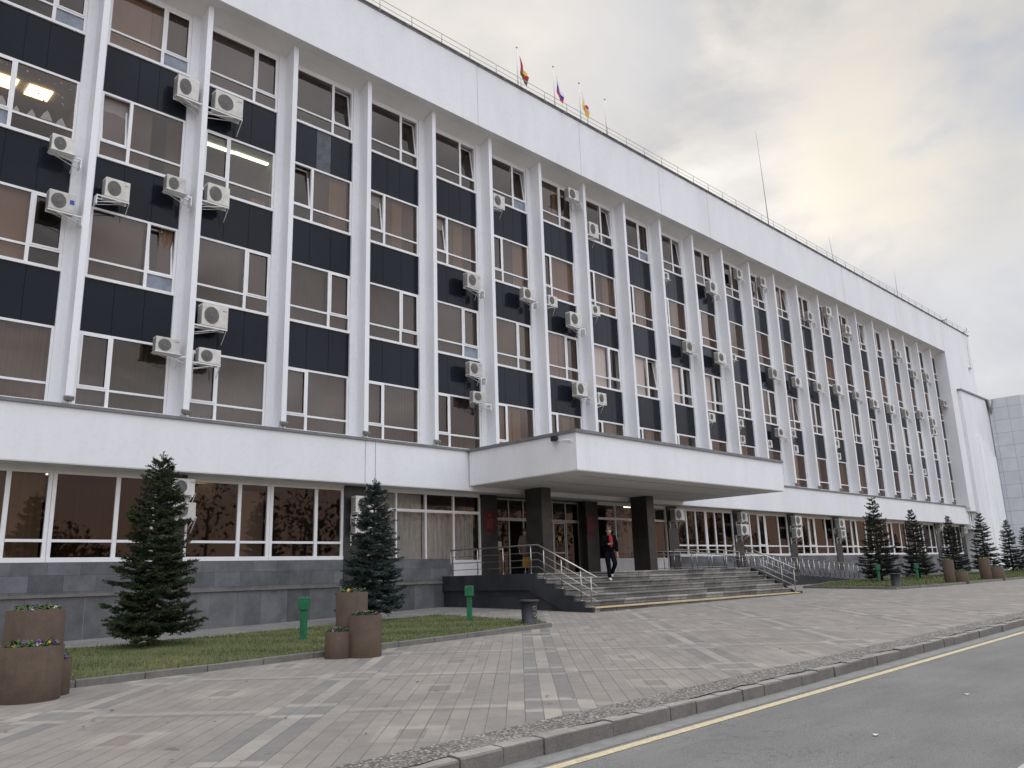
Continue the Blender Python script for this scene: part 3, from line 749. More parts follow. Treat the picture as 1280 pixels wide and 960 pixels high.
for k in range(-2, 11):
    x = 6*k
    if k in (1, 2, 3): continue
    for h in (0, 1):
        x0 = x+.405+h*2.60; w_ = 2.59
        if k < 1: pn = (1.55,.95) if not (k == -1 and h == 0) else (1.5,.98)
        else: pn = (.8,.86,.86) if k == 4 else ((.75,.8,.6) if h == 0 else (1.4,1.0))
        if k < 1 and h == 0: pn = (1.55,.9)
        o = gf_window(x0, w_, pn)
        pleats(.1, w_-.1, 2.35, 4.6, GY+1.0, .5, .05).build('curtain', M['dark_room'], o) if k == 0 else None  # dark sheet well behind the glass, standing in for the unlit room
        if k >= 1: pleats(.1, w_-.1, 2.35, 4.6, GY+.42, .10, .03).build('blind', M['drape_gf'], o)
        elif (k, h) == (-1, 1): pleats(.1, w_-.1, 2.35, 4.6, GY+.32, .10, .03).build('blind', M['drape_gf'], o)
        elif k == -1: pleats(.1, w_-.1, 2.35, 4.6, GY+.3, .16, .03).build('blind', M['blind_lt'], o)
        elif (k, h) == (0, 0): pleats(1.65, w_-.1, 2.35, 4.35, GY+.2, .4, .004).build('roller_blind', M['sheer'], o)
b = MB()
for k in range(-15, 67):
    pass
# entrance glazing with white base panels
def entry_glazing(x0, x1, n):
    b = MB(); y0, y1 = GY, GY+.08; t = .06; zb, zp, zt1, zt2, ztop = 1.69, 2.20, 3.92, 4.00, 4.60
    w = (x1-x0)/n
    b.box(x0,x1,y0,y1,ztop-t,ztop+.08); b.box(x0,x1,y0,y1,zt1-.01,zt2+.01)
    for k in range(n+1): b.box(x0+w*k-t/2,x0+w*k+t/2,y0-.01,y1+.01,zb,ztop-t)
    b.box(x0,x1,y0,y1,zp-.02,zp+.05); b.box(x0,x1,y0+.02,y1-.01,zb,zp-.02,1)
    o = part('entrance_glazing', b, [M['pvc'], M['panel_white']])
    g = MB()
    for k in range(n):
        a, c = x0+w*k+t/2, x0+w*(k+1)-t/2
        g.face([(a,GY+.04,zp+.05),(c,GY+.04,zp+.05),(c,GY+.04,zt1-.01),(a,GY+.04,zt1-.01)]); g.face([(a,GY+.04,zt2+.01),(c,GY+.04,zt2+.01),(c,GY+.04,ztop-t),(a,GY+.04,ztop-t)])
    g.build('glass', M['glass_clear'], o)
    return o, w
o, w = entry_glazing(6.42, 11.58, 4)
pleats(9.05,11.5,2.2,4.0,GY+.34,.11,.03).build('blind', M['net'], o); pleats(6.5,9.0,2.2,4.55,GY+.30,.2,.02).build('curtain', M['net'], o)
o, w = entry_glazing(18.42, 23.58, 4)
pleats(20.1,23.4,2.2,4.0,GY+.5,.11,.03).build('blind', M['blind_gr'], o)
# door sets between the piers
def doorset(x0, opened):
    y0, y1 = .90, .98; zb, zt = 1.69, 4.60; w = 2.45/3
    b = MB(); t = .06
    for k in range(4): b.box(x0+w*k-t/2,x0+w*k+t/2,y0,y1,zb,zt)
    b.box(x0,x0+2.45,y0-.005,y1,3.74,3.86); b.box(x0,x0+2.45,y0-.005,y1,zt-t,zt)
    o = part('door_frame', b, M['alu']); g = MB()
    for k in range(3):
        a, c = x0+w*k+t/2, x0+w*(k+1)-t/2; g.face([(a,.94,3.86),(c,.94,3.86),(c,.94,zt-t),(a,.94,zt-t)])
        if k in ((0,) if opened else (2,)): g.face([(a,.94,zb),(c,.94,zb),(c,.94,3.74),(a,.94,3.74)])
    g.build('glass', M['glass_dark'], o)
    for k in ((1, 2) if opened else (0, 1)):
        d = empty('door', (0,0,0)); d.parent = BLD
        a, c = x0+w*k+t/2+.01, x0+w*(k+1)-t/2-.01; L = c-a
        hinge = a if k == min((1,2) if opened else (0,1)) else c
        b = MB(); sgn = 1 if hinge == a else -1; xs = sorted((0, sgn*L))
        b.box(xs[0],xs[1],-.02,.02,0,.14); b.box(xs[0],xs[1],-.02,.02,1.98,2.04); b.box(xs[0],xs[0]+.07,-.02,.02,.14,1.98); b.box(xs[1]-.07,xs[1],-.02,.02,.14,1.98); b.box(xs[0]+.07,xs[1]-.07,-.018,.018,.78,.84)
        bpy.data.objects.remove(d); d = part('door', b, M['alu']); d.location = (hinge, .94, 1.70)
        g = MB(); g.face([(xs[0]+.07,0,.14),(xs[1]-.07,0,.14),(xs[1]-.07,0,1.98),(xs[0]+.07,0,1.98)]); g.build('glass', M['glass_dark'], d)
        h = MB(); hx = sgn*(L-.13); h.tube([(hx,-.03,.85),(hx,-.07,.85),(hx,-.07,1.30),(hx,-.03,1.30)], .014, 6); h.build('handle', M['steel'], d)
        if not opened: s_ = MB(); s_.disc((sgn*L*.5,-.022,1.38), .105, n=18); s_.build('warning_sticker', M['sticker'], d)
        else: d.rotation_euler.z = R(82) if sgn > 0 else R(-82)
doorset(12.52, True); doorset(15.05, False)
b = MB(); b.box(12.4,12.52,.86,1.0,1.69,ZBB-.03); b.box(17.5,17.6,.86,1.0,1.69,ZBB-.03); b.box(12.4,17.6,.86,1.0,4.601,ZBB-.022); part('door_surround', b, M['granite_pier'])
b = MB(); b.box(12.4,17.6,3.2,3.3,1.66,ZBB-.03); b.box(12.3,12.4,1.1,3.2,1.66,ZBB-.03); b.box(17.6,17.7,1.1,3.2,1.66,ZBB-.03); part('lobby_wall', b, M['dark_room'])
b = MB(); b.box(12.73,12.93,.925,.935,2.62,2.94); part('paper_notice', b, M['paper'])
# canopy, columns
b = MB(); CZ0, CZ1 = 4.86, 6.13
b.box(10.42,24.05,-5.27,-.12,CZ0,CZ1); cano = part('entrance_canopy', b, M['plaster'])
b = MB(); b.box(10.44,24.03,-5.25,.5,CZ0-.025,CZ0-.003); b.build('canopy_soffit', M['soffit'], cano)
b = MB(); b.box(10.36,24.11,-5.33,-.12,CZ1,CZ1+.04); b.box(10.36,24.11,-5.33,-5.272,CZ1-.06,CZ1); b.box(10.36,10.418,-5.272,-.12,CZ1-.06,CZ1); b.build('canopy_flashing', M['flashing'], cano)
b = MB(); b.box(11.6,22.8,-4.38,-4.34,CZ0-.029,CZ0-.0255); b.box(11.6,22.8,-2.62,-2.58,CZ0-.029,CZ0-.0255); b.build('soffit_joint', M['roofmetal'], cano)
b = MB(); b.box(10.5,24,-.118,.55,CZ0-.2,CZ0-.028); b.build('canopy_beam', M['soffit'], cano)
for (x, y) in ((13.02,-1.20),(19.72,-1.08)):
    b = MB(); b.box(x,x+.52,y,y+.86,1.60,CZ0-.026); bevel(part('column', b, M['granite_col']), .012)
# stairs and landing
SX0, SX1 = 9.65, 22.3
RZ = [.50,.665,.84,1.01,1.20,1.365,1.52,1.68]; RY = [-6.34,-5.99,-5.60,-5.23,-4.86,-4.465,-4.09]
b = MB()
rk = random.Random(8)
for k in range(7):
    x = SX0
    y0 = RY[k]; y1 = RY[k+1] if k < 6 else .62
    x1 = SX1+.06*k
    while x < x1-.01:
        w = min(rk.uniform(.9,1.5), x1-x); w = x1-x if x1-x-w < .4 else w
        o_ = rk.uniform(-.008,.008)
        z0 = .2 if k == 0 else RZ[k]-.05
        zt_ = RZ[k+1]+rk.uniform(-.004,.003); ye = y1+.06 if k < 6 else y1
        b.box(x+.003,x+w-.003,y0+o_-.012,ye,zt_-.055,zt_); b.box(x+.002,x+w-.002,y0+o_+.028,ye,z0,zt_-.0555); x += w
st = empty('entrance_stairs', (SX0, -6.34, .5)); tag(st, 'wide grey concrete steps with yellow edge line leading up to the doors', 'stairs')
def cpart(name, mb, mats, root):
    o = mb.build(name, mats); o.parent = root; o.matrix_parent_inverse = Matrix.Translation(-Vector(root.location)); return o
bevel(cpart('step', b, M['stair'], st), .012, 2)
b = MB(); b.box(SX0+.02,SX1-.02,-6.362,-6.235,RZ[1]+.005,RZ[1]+.009); b.box(SX0+.02,SX1-.02,-6.372,-6.3625,RZ[1]-.03,RZ[1]+.009); cpart('yellow_edge', b, M['yellow'], st)
b = MB()
b.box(SX0-.02,SX0+.0,-6.36,.45,.1,.5)
prof = [(.45,.2),(-6.35,.2)]
for k in range(7): prof += [(RY[k]-.01,RZ[k+1]-.01)] if k == 0 else [(RY[k]-.01,RZ[k]-.01),(RY[k]-.01,RZ[k+1]-.01)]
prof += [(.45,1.67)]
for x in (SX0-.03, SX0-.001): pass
b = MB(); b.face([(SX0-.03,y,z) for (y, z) in prof]); cpart('side_wall', b, M['granite_side'], st)
# raised stringer (projecting slab that follows the flight)
b = MB(); top = [(.44,1.70),(-4.08,1.70)]
up_ = [(-4.11,1.69)]
for k in range(6, 0, -1): up_ += [(RY[k]-.02,RZ[k]+.0),(RY[k-1]-.02,RZ[k]+.0)]
up_ += [(-6.37,.50)]
lowr = [(-5.35,.50),(-3.75,1.18),(.44,1.20)]
outl = [(.44,1.69)]+up_+lowr
xa, xb = SX0-.11, SX0-.031
b.face([(xa,y,z) for (y, z) in outl]); b.face([(xb,y,z) for (y, z) in outl[::-1]])
for p, q in zip(outl, outl[1:]+outl[:1]): b.face([(xa,p[0],p[1]),(xb,p[0],p[1]),(xb,q[0],q[1]),(xa,q[0],q[1])][::-1])
cpart('stringer', b, M['granite_side'], st)
b = MB(); b.face([(SX1+.45,y,z) for (y, z) in [(.5,.3),(.5,1.67),(-4.09,1.67),(-6.0,.66),(-6.0,.3)]]); b.box(SX1-.02,SX1+.2,-6.36,-6.0,.3,.70); cpart('side_wall', b, M['granite_side'], st)
b = MB(); b.box(SX1+.1,24.6,-3.6,.6,.4,1.66); cpart('landing_extension', b, M['granite_side'], st)
# ramp
def ramp_z(x): return 1.66+(x-24.6)*(.80-1.66)/(40-24.6)
rp = empty('access_ramp', (24.6,-1.5,.7)); tag(rp, 'dark stone wheelchair ramp running along the building right of the steps', 'ramp')
b = MB(); b.hexa([(24.6,-1.55,.3),(40,-1.55,.3),(40,.4,.3),(24.6,.4,.3),(24.6,-1.55,1.66),(40,-1.55,.80),(40,.4,.80),(24.6,.4,1.66)]); cpart('ramp_slab', b, M['granite_side'], rp)
# handrails --------------------------------------------------------------------
def railing(name, label, path, posts, bars, top=.9, r=.024, rb=.012, loc=None, postr=.02):
    root = empty(name, loc or path[0]); tag(root, label, 'railing')
    b = MB(); pts = [Vector(p)+Vector((0,0,top)) for p in path]; b.tube(pts, r, 10); cpart('handrail', b, M['steel'], root)
    for h in bars:
        b = MB(); b.tube([Vector(p)+Vector((0,0,h)) for p in path], rb, 6); cpart('bar', b, M['steel'], root)
    for p in posts:
        b = MB(); b.tube([p, (p[0],p[1],p[2]+top-.01)], postr, 8); b.lathe([(.045,0),(.045,.012),(.02,.014)], 10, c=p); cpart('post', b, M['steel'], root)
    return root
xr = SX0+.14
land = 1.685
railing('stair_railing', 'steel handrail with thin bars left of the entrance steps',
    [(xr,.26,land),(xr,-4.0,land),(xr,-6.36,.62)],
    [(xr,.25,land),(xr,-1.15,land),(xr,-2.4,land),(xr,-3.68,land),(xr,-4.24,1.525),(xr,-4.97,1.205),(xr,-5.73,.845),(xr,-6.12,.67)], (.2,.42,.64), .88)
xr = SX1-.15
railing('stair_railing', 'steel handrail with thin bars right of the entrance steps',
    [(xr,-3.6,1.69),(xr,-4.1,1.685),(xr,-6.36,.66)],
    [(xr,-3.65,1.685),(xr,-4.24,1.525),(xr,-4.97,1.205),(xr,-5.73,.845),(xr,-6.25,.67)], (.2,.42,.64), .90)
def ramp_rail(label, y, x0, x1, n, bars):
    P_ = [(x0, y, 1.665), (24.6, y, 1.665), (x1, y, ramp_z(x1))]
    xs_ = [x0+1.35*k for k in range(int((29-x0)/1.35)+1)]+[29.6+.62*k for k in range(int((x1-29.6)/.62)+1)]
    posts = [(q, y, 1.665 if q < 24.6 else ramp_z(q)) for q in xs_]
    railing('ramp_railing', label, P_, posts, bars, .86, .024, .012)
ramp_rail('long steel railing on the outer edge of the wheelchair ramp', -1.48, 20.9, 39.9, 34, (.10,.70))
ramp_rail('long steel railing on the wall side of the wheelchair ramp', .28, 21.3, 39.9, 24, (.10,.70))
# ------------------------------------------------------------------ air conditioners
protos = {}
def ac_proto(W_, H_, D_, mark, bracket, side=1):
    """local: back-bottom-centre at origin, fan facing -Y"""
    root = empty('air_conditioner')
    b = MB(); b.box(-W_/2,W_/2,-D_,0,0,H_); o = b.build('casing', M[('ac_white','ac_grey','ac_yellow')[len(protos)%3]], root); bevel(o, .02, 2)
    fx = -W_*.14; fz = H_*.5; fr = H_*.385
    g = MB(); g.disc((fx,-D_-.003,fz), fr, n=24, m=0)
    for k in range(1, 6): # guard rings
        rr = fr*k/5.4; pts = [(fx+rr*math.cos(t*math.pi/10), -D_-.014, fz+rr*math.sin(t*math.pi/10)) for t in range(21)]
        g.tube(pts, .0035, 4, 1, cap=False)
    for k in range(8):
        t = math.pi*k/8; g.tube([(fx-fr*math.cos(t),-D_-.012,fz-fr*math.sin(t)),(fx+fr*math.cos(t),-D_-.012,fz+fr*math.sin(t))], .003, 4, 1)
    g.build('fan_grille', [M['ac_dark'], M['alu']], root)
    g = MB()
    for k in range(9): g.box(-W_/2-.004,-W_/2-.001,-D_+.03,-.02,H_*(.1+.09*k),H_*(.1+.09*k)+H_*.05)
    g.build('side_grille', M['ac_dark'], root)
    if mark:
        g = MB(); mm = M['ac_blue'] if mark == 'blue' else M['ac_dark']
        if mark == 'blue': g.box(W_*.27,W_*.44,-D_-.004,-D_-.001,H_*.45,H_*.68)
        else:
            for k in range(4): g.box(W_*.28+.035*k,W_*.28+.035*k+.022,-D_-.004,-D_-.001,H_*.76,H_*.80)
        g.build('badge', mm, root)
    if bracket:
        g = MB()
        if side == 0:
            for s in (-1, 1):
                x = s*W_*.36; g.box(x-.02,x+.02,-D_-.06,.14,-.045,-.005); g.tube([(x,-D_-.02,-.04),(x,.12,-.30)], .012, 5); g.box(x-.02,x+.02,.12,.15,-.36,-.005)
            g.box(-W_*.4,W_*.4,-.03,.0,-.04,-.012)
        else:
            xe = side*(W_/2+.27); xo = -side*W_*.5
            for yy in (-D_+.03, -.05):
                g.box(min(xo,xe),max(xo,xe),yy-.018,yy+.018,-.04,-.004); g.tube([(-side*W_*.25,yy,-.03),(xe,yy,-.26)], .012, 5); 
            g.box(min(xe,xe-side*.03),max(xe,xe-side*.03),-D_+.01,-.03,-.32,-.003)
            if bracket == 2: g.box(-W_*.56,W_*.56,-D_-.09,-.02,-.012,-.002)
        g.build('bracket', M['pvc'], root)
    h = MB(); h.tube([(W_/2,-.12,H_*.25),(W_/2+.09,-.10,H_*.16),(W_/2+.08,.05,-.12),(W_/2+.05,.16,-.36)], .014, 5); h.build('hose', M['pvc'], root)
    return root
AC = [(64,167,90,194),(58,236,93,267),(128,221,162,252),(221,92,247,125),(205,218,233,243),(266,102,305,145),(256,228,288,258),(249,377,286,412),(191,420,226,445),(245,434,277,458),
(617,242,631,261),(582,340,603,362),(653,359,670,377),(684,369,699,384),(586,451,604,472),(589,489,610,505),(709,235,726,252),(736,277,750,297),(711,389,730,410),(740,381,751,395),
(830,340,837,351),(887,351,899,367),(921,336,930,349),(951,346,959,359),(719,476,737,497),(747,490,760,507),(857,426,871,442),(897,440,910,455),(915,442,922,452),(965,460,976,474),
(994,471,1004,484),(886,516,896,528),(924,524,931,535),(926,544,933,555),(972,535,984,547),(960,550,967,560),(990,537,996,548),(993,556,999,567),(1010,390,1019,402),(1033,383,1041,395),
(1057,406,1066,419),(1021,478,1031,490),(1046,480,1055,493),(1068,489,1079,500),(1092,499,1100,511),(1112,505,1121,517),(1131,511,1140,523),(1150,513,1157,524),(1120,438,1129,448),(1141,463,1149,473),
(1157,466,1165,477),(1166,522,1172,534),(1167,535,1173,545),(1177,500,1189,509),(1045,549,1050,560),(1047,566,1053,575),(1093,560,1097,571),(1095,574,1099,584),(1136,580,1140,590),(1155,586,1159,594)]
def get_ac(size, mark, bracket, side=0):
    k = (size, mark, bracket, side)
    if k not in protos:
        d = {'s': (.62,.46,.26), 'm': (.78,.54,.29), 'l': (.90,.66,.32)}[size]
        protos[k] = ac_proto(*d, mark, bracket, side); return protos[k], d
    return copy_tree(protos[k]), {'s': (.62,.46,.26), 'm': (.78,.54,.29), 'l': (.90,.66,.32)}[size]
ROWN = ['top', 'second highest', 'third highest', 'lowest']
used_lab = {}
fasc = []
for n, (x0, y0, x1, y1) in enumerate(AC):
    p = onY((x0+x1)/2, y1, .02); q = onY((x0+x1)/2, y0, .02); h = q.z-p.z
    size = 's' if h < .50 else ('m' if h < .63 else 'l')
    mark = 'blue' if n == 1 else ('text' if n % 3 else None)
    i = math.floor(p.x/3); X = p.x
    side = 'left' if (X-3*i) < 1.3 else 'right'
    o, dd = get_ac(size, mark, 1 if n % 4 else 2, -1 if side == 'left' else 1)
    e_ = ray((x0+x1)/2, (y0+y1)/2); wv = onY(x1, (y0+y1)/2, .02).x-onY(x0, (y0+y1)/2, .02).x
    sc = max(.72, min(1.05, h*.80/dd[1])); sx = max(.72, min(1.05, (wv-.22*min(1.2, e_.x/e_.y))/dd[0]))
    o.scale = (sx, sc, sc)
    lo, hi = 3*i+.10+dd[0]*sx/2, 3*i+2.87-dd[0]*sx/2
    X = max(lo, min(hi, X+.02))
    o.location = (X, .02+dd[2]*sc, p.z+.08)
    row = max(0, min(3, int((Z1+.6-p.z)/PH)))
    o['category'] = 'air conditioner'; o['group'] = 'air conditioners on the fins of the facade'
    fasc.append((o, row, i+3, side, p.z))
cnt = {}
for e in fasc: cnt.setdefault(e[1:4], []).append(e)
for (row, bay, side), es in cnt.items():
    es.sort(key=lambda e: -e[4])
    for k, e in enumerate(es):
        pre = '' if len(es) == 1 else ('upper ' if k == 0 else ('lower ' if k == len(es)-1 else 'middle '))
        extra = ' with sticker' if any(ch.name.startswith('badge') and ch.data.materials[0] == M['ac_blue'] for ch in e[0].children) else ''
        e[0]['label'] = f"{pre}white air conditioner{extra}, {side} side of {ORD[bay]} bay from left, {ROWN[row]} window"
GAC = [(212,600,240,620),(214,631,240,650),(443,620,465,642),(442,645,465,668),(842,637,854,651),(924,641,935,652),(923,655,937,669),(992,645,1002,657),(992,660,1004,672),(1046,648,1057,660),(1049,662,1059,672),(1173,653,1180,661),(1204,659,1210,666)]
gl = ['upper white air conditioner on dark pier behind the left spruce','lower white air conditioner on dark pier behind the left spruce','upper white air conditioner on pier beside the blue spruce','lower white air conditioner on pier half hidden by blue spruce',
'single air conditioner on dark pier just right of the canopy','upper air conditioner on second dark pier right of the canopy','lower air conditioner on second dark pier right of the canopy','upper air conditioner on third dark pier right of the canopy','lower air conditioner on third dark pier right of the canopy',
'upper air conditioner on fourth dark pier right of the canopy','lower air conditioner on fourth dark pier right of the canopy','air conditioner under the white band behind the right spruces','air conditioner on last dark pier at the right end']
for n, (x0, y0, x1, y1) in enumerate(GAC):
    p = onY((x0+x1)/2, y1, .2); q = onY((x0+x1)/2, y0, .2); h = q.z-p.z
    o, dd = get_ac('s' if h < .5 else 'm', 'text' if n % 2 == 0 else None, 1, 0)
    o.location = (p.x+.05, .40, p.z+.02); tag(o, gl[n], 'air conditioner', 'air conditioners on the dark ground-floor piers')
# ------------------------------------------------------------------ floodlights at the fin feet
fl = None
for i in range(-1, 23):
    if 4 <= i <= 8: continue
    if fl is None:
        fl = empty('floodlight'); b = MB(); b.tube([(0,0,0),(0,0,.10)], .02, 6); b.box(-.13,.02,-.04,.04,0,.05); b.build('mount', M['alu'], fl)
        b = MB(); b.hexa([(-.10,-.06,.09),(.14,-.06,.09),(.14,.06,.12),(-.10,.06,.12),(-.10,-.10,.20),(.14,-.10,.20),(.14,.06,.24),(-.10,.06,.24)]); bevel(b.build('housing', M['alu'], fl), .01)
        b = MB(); b.face([(-.08,-.085,.215),(.12,-.085,.215),(.12,.05,.245),(-.08,.05,.245)]); b.build('lens', M['frosted'], fl); o = fl
    else: o = copy_tree(fl)
    o.location = (3*i-.02, -.005, ZB+.036); o.rotation_euler.z = R((-1)**i*8)
    tag(o, f'small grey floodlight on white ledge at foot of {ORD[i+3]} fin from left', 'floodlight', 'floodlights at the feet of the fins')
# ------------------------------------------------------------------ plaques, camera
for (px0,py0,px1,py1,lab,px) in ((320,535,390,660,'red plaque with gold lettering on pier left of the open door',0),(952,565,1008,680,'red plaque with gold lettering on pier right of the doors',1)):
    a = onY(540+px0*.203125, 530+py0*.203125, .53); c = onY(540+px1*.203125, 530+py1*.203125, .53)
    root = empty('plaque', ((a.x+c.x)/2,.53,c.z)); tag(root, lab, 'plaque', 'red plaques on the entrance piers')
    w = c.x-a.x; h = a.z-c.z; b = MB(); b.box(-w/2,w/2,-.0,.025,0,h); bevel(b.build('board', M['plaque'], root), .006)
    b = MB()
    b.disc((0,-.003,h*.80), .065, n=12)
    rk = random.Random(px)
    for k in range(6):
        ww = w*rk.uniform(.25,.38); b.box(-ww,ww,-.003,-.001,h*(.58-.085*k),h*(.58-.085*k)+.022)
    b.build('lettering', M['plaque_txt'], root)
p = onX(697, 551, 10.42); root = empty('security_camera', (10.42, p.y, p.z)); tag(root, 'small dark security camera on left face of the entrance canopy', 'camera')
b = MB(); b.tube([(0,-.55,-.05),(-.06,-.55,-.05),(-.12,-.1,-.03)], .02, 6); b.box(-.02,0,-.62,-.48,-.12,.02); b.build('arm', M['pvc'], root)
b = MB(); b.box(-.20,-.06,-.08,.14,-.02,.14); bevel(b.build('housing', M['black'], root), .01)
# ------------------------------------------------------------------ roof : railing, flags, aerials
root = empty('roof_railing', (-15,.3,ZR+.07)); tag(root, 'thin grey safety railing running along the whole roof edge', 'railing')
b = MB(); b.tube([(-15,-.3,ZR+.58),(72.9,-.3,ZR+.58)], .014, 6); cpart('rail', b, M['rail_light'], root)
b = MB(); b.tube([(-15,-.3,ZR+.32),(72.9,-.3,ZR+.40)], .010, 5); cpart('rail', b, M['rail_grey'], root)
pp = None
for k in range(58):
    if pp is None: b = MB(); b.tube([(-14.8,-.3,ZR+.04),(-14.8,-.3,ZR+.58)], .016, 6); pp = cpart('post', b, M['rail_grey'], root)
    else:
        c = pp.copy(); C.objects.link(c); c.location.x = 1.5*k
def flag_mesh(bands, emblem=None):
    """hanging limp from the hoist, slightly blown to +X"""
    L, Hh = 1.25, 1.0
    b = MB(); n = 10; k = len(bands)*2
    def P_(u, v): # u along fly, v down the hoist
        droop = 1.15*u; x = .12+.42*u+.05*math.sin(u*9+v*3); y = .10*math.sin(u*11+v*2.2)*u; z = -v*Hh*(1-.25*u)-droop*.95
        return (x, y, z)
    for i in range(n):
        for j in range(k):
            u0, u1, v0, v1 = i/n, (i+1)/n, j/k, (j+1)/k
            b.face([P_(u0,v1),P_(u1,v1),P_(u1,v0),P_(u0,v0)], j//2, True)
    return b
FL = [((649,62),(651,107),13.97,'tall flagpole leftmost on the roof','limp crimson and green flag on leftmost roof pole',('f_crimson','f_crimson','f_green')),
      ((694.5,86),(697,132),16.4,'flagpole second from left on the roof','limp white, blue and red flag on second roof pole',('f_white','f_blue','f_red')),
      ((727.5,107),(729,152),18.25,'flagpole third from left on the roof','limp white and yellow flag on third roof pole',('f_white','f_yellow','f_yellow')),
      ((759,127),(762,171),20.22,'bare flagpole without a flag on the roof',None,None)]
for (t_, bt, x, lab, flab, bands) in FL:
    zt = onY(*t_, .15).z; root = empty('flagpole', (x,.15,ZR+.07)); tag(root, lab, 'flagpole', 'flagpoles on the roof edge')
    H_ = zt-ZR-.07; b = MB(); b.tube([(0,0,0),(0,0,H_)], [.035,.024], 8); b.build('pole', M['f_white'], root)
    b = MB(); b.lathe([(0,.08),(.04,.05),(.045,.02),(0,0)], 10, c=(0,0,H_)); b.build('finial', M['alu'], root)
    b = MB(); b.box(-.07,.07,-.07,.07,0,.18); b.build('socket', M['rail_grey'], root)
    if bands:
        f_ = flag_mesh(bands).build('flag', [M[k] for k in bands]); f_.location = (x+.02,.15,zt-.32); f_.scale = (1.1,.9,.86); tag(f_, flab, 'flag', 'flags on the roof')
        if bands[-1] == 'f_yellow' or bands[0] == 'f_crimson':
            e = MB(); e.disc((.34,-.10,-.98), .13, n=10); e.build('emblem', M['f_yellow' if bands[0] == 'f_crimson' else 'f_crimson'], f_)
for (x, z, lean, lab) in ((38.3, onY(948,165,1).z, -.45, 'tall thin guyed aerial mast leaning slightly on the roof'),(48.1, onY(1037,296,1).z, -.5, 'short leaning whip aerial in the middle of roof'),(60.2, onY(1119,338,1).z, .1, 'thin upright whip aerial near right end of roof')):
    root = empty('aerial', (x,1,ZR-.1)); tag(root, lab, 'aerial', 'aerials on the roof'); h = z-ZR+.1
    b = MB(); b.tube([(0,0,0),(lean*.5,0,h*.55),(lean,0,h)], [.035,.022,.010], 6); b.build('mast', M['rail_grey'], root)
    b = MB(); b.box(-.12,.12,-.12,.12,0,.08); b.build('base', M['rail_grey'], root)
root = empty('roof_floodlight', (69.3,.3,ZR+.07)); tag(root, 'small grey floodlight tilted up at right end of roof', 'floodlight')
b = MB(); b.tube([(0,0,0),(0,0,.8)], .03, 6); b.build('post', M['rail_grey'], root); b = MB(); b.hexa([(-.5,-.15,.7),(.2,-.15,.9),(.2,.15,.9),(-.5,.15,.7),(-.5,-.15,.85),(.2,-.15,1.15),(.2,.15,1.15),(-.5,.15,.85)]); b.build('housing', M['alu'], root)
root = empty('cable_bracket', (71.6,-.38,ZR)); tag(root, 'white cable bracket with hanging wire at right roof corner', 'bracket')
b = MB(); b.tube([(0,.1,0),(0,-.4,.25),(-.2,-.4,.5)], .05, 6); b.tube([(.2,.1,.1),(.2,-.5,.1)], .05, 6); b.build('arm', M['pvc'], root)
b = MB(); b.tube([(0,-.35,.2),(.15,-.15,-1.5),(.2,-.12,-3.2)], .02, 5); b.box(.0,.5,-.2,-.02,-3.4,-3.25); b.build('wire', M['ac_white'], root)
# ------------------------------------------------------------------ annex and tiled wing
an = empty('annex', (67.2,-.65,0)); tag(an, 'white rendered annex block with vertical flutes at the right end', 'building')
b = MB(); b.box(67.2,75.2,-.65,8,0,16.2); cpart('wall', b, M['plaster'], an)
b = MB(); b.box(67.1,75.3,-.75,8,16.2,16.34); cpart('parapet', b, M['flashing'], an)
for k in range(5):
    b = MB(); x = 70.2+.85*k; n = 8
    for j in range(n):
        t0, t1 = math.pi*j/n, math.pi*(j+1)/n
        b.face([(x-.4*math.cos(t0),-.65-.22*math.sin(t0),.4),(x-.4*math.cos(t1),-.65-.22*math.sin(t1),.4),(x-.4*math.cos(t1),-.65-.22*math.sin(t1),12.4-.4*k),(x-.4*math.cos(t0),-.65-.22*math.sin(t0),12.4-.4*k)], 0, True)
    b.face([(x-.4*math.cos(math.pi*j/n),-.65-.22*math.sin(math.pi*j/n),12.4-.4*k) for j in range(n+1)])
    cpart('flute', b, M['fin_white'], an)
b = MB(); b.tube([(66.75,-.02,5.0),(66.75,-.02,15.6)], .06, 8); b.tube([(66.75,-.02,.8),(66.75,-.02,5.0)], .06, 8); dp = part('downpipe', b, M['alu'])
b = MB(); b.box(66.42,67.19,-.02,.5,ZBB-.4,15.6); part('gap_wall', b, M['fin_white'])
wg = empty('tiled_wing', (74.5,-.7,0)); tag(wg, 'pale grey tiled wing projecting at far right edge', 'building')
b = MB(); wz = 16.25; pts = [(74.4,-.72),(74.4,-3.4),(77.5,-6.6),(92,-6.6),(92,8),(75.35,8),(75.35,-.72)]
for p, q in zip(pts, pts[1:]+pts[:1]): b.face([(p[0],p[1],0),(q[0],q[1],0),(q[0],q[1],wz),(p[0],p[1],wz)])
cpart('wall', b, M['wing'], wg); b = MB(); b.face([(p[0],p[1],wz+.01) for p in pts]); cpart('roof', b, M['wing'], wg)
b = MB(); b.tube([(74.3,-.9,14.9),(74.3,-.9,16.2)], [.05,.28], 8); cpart('rain_hopper', b, M['alu'], wg)
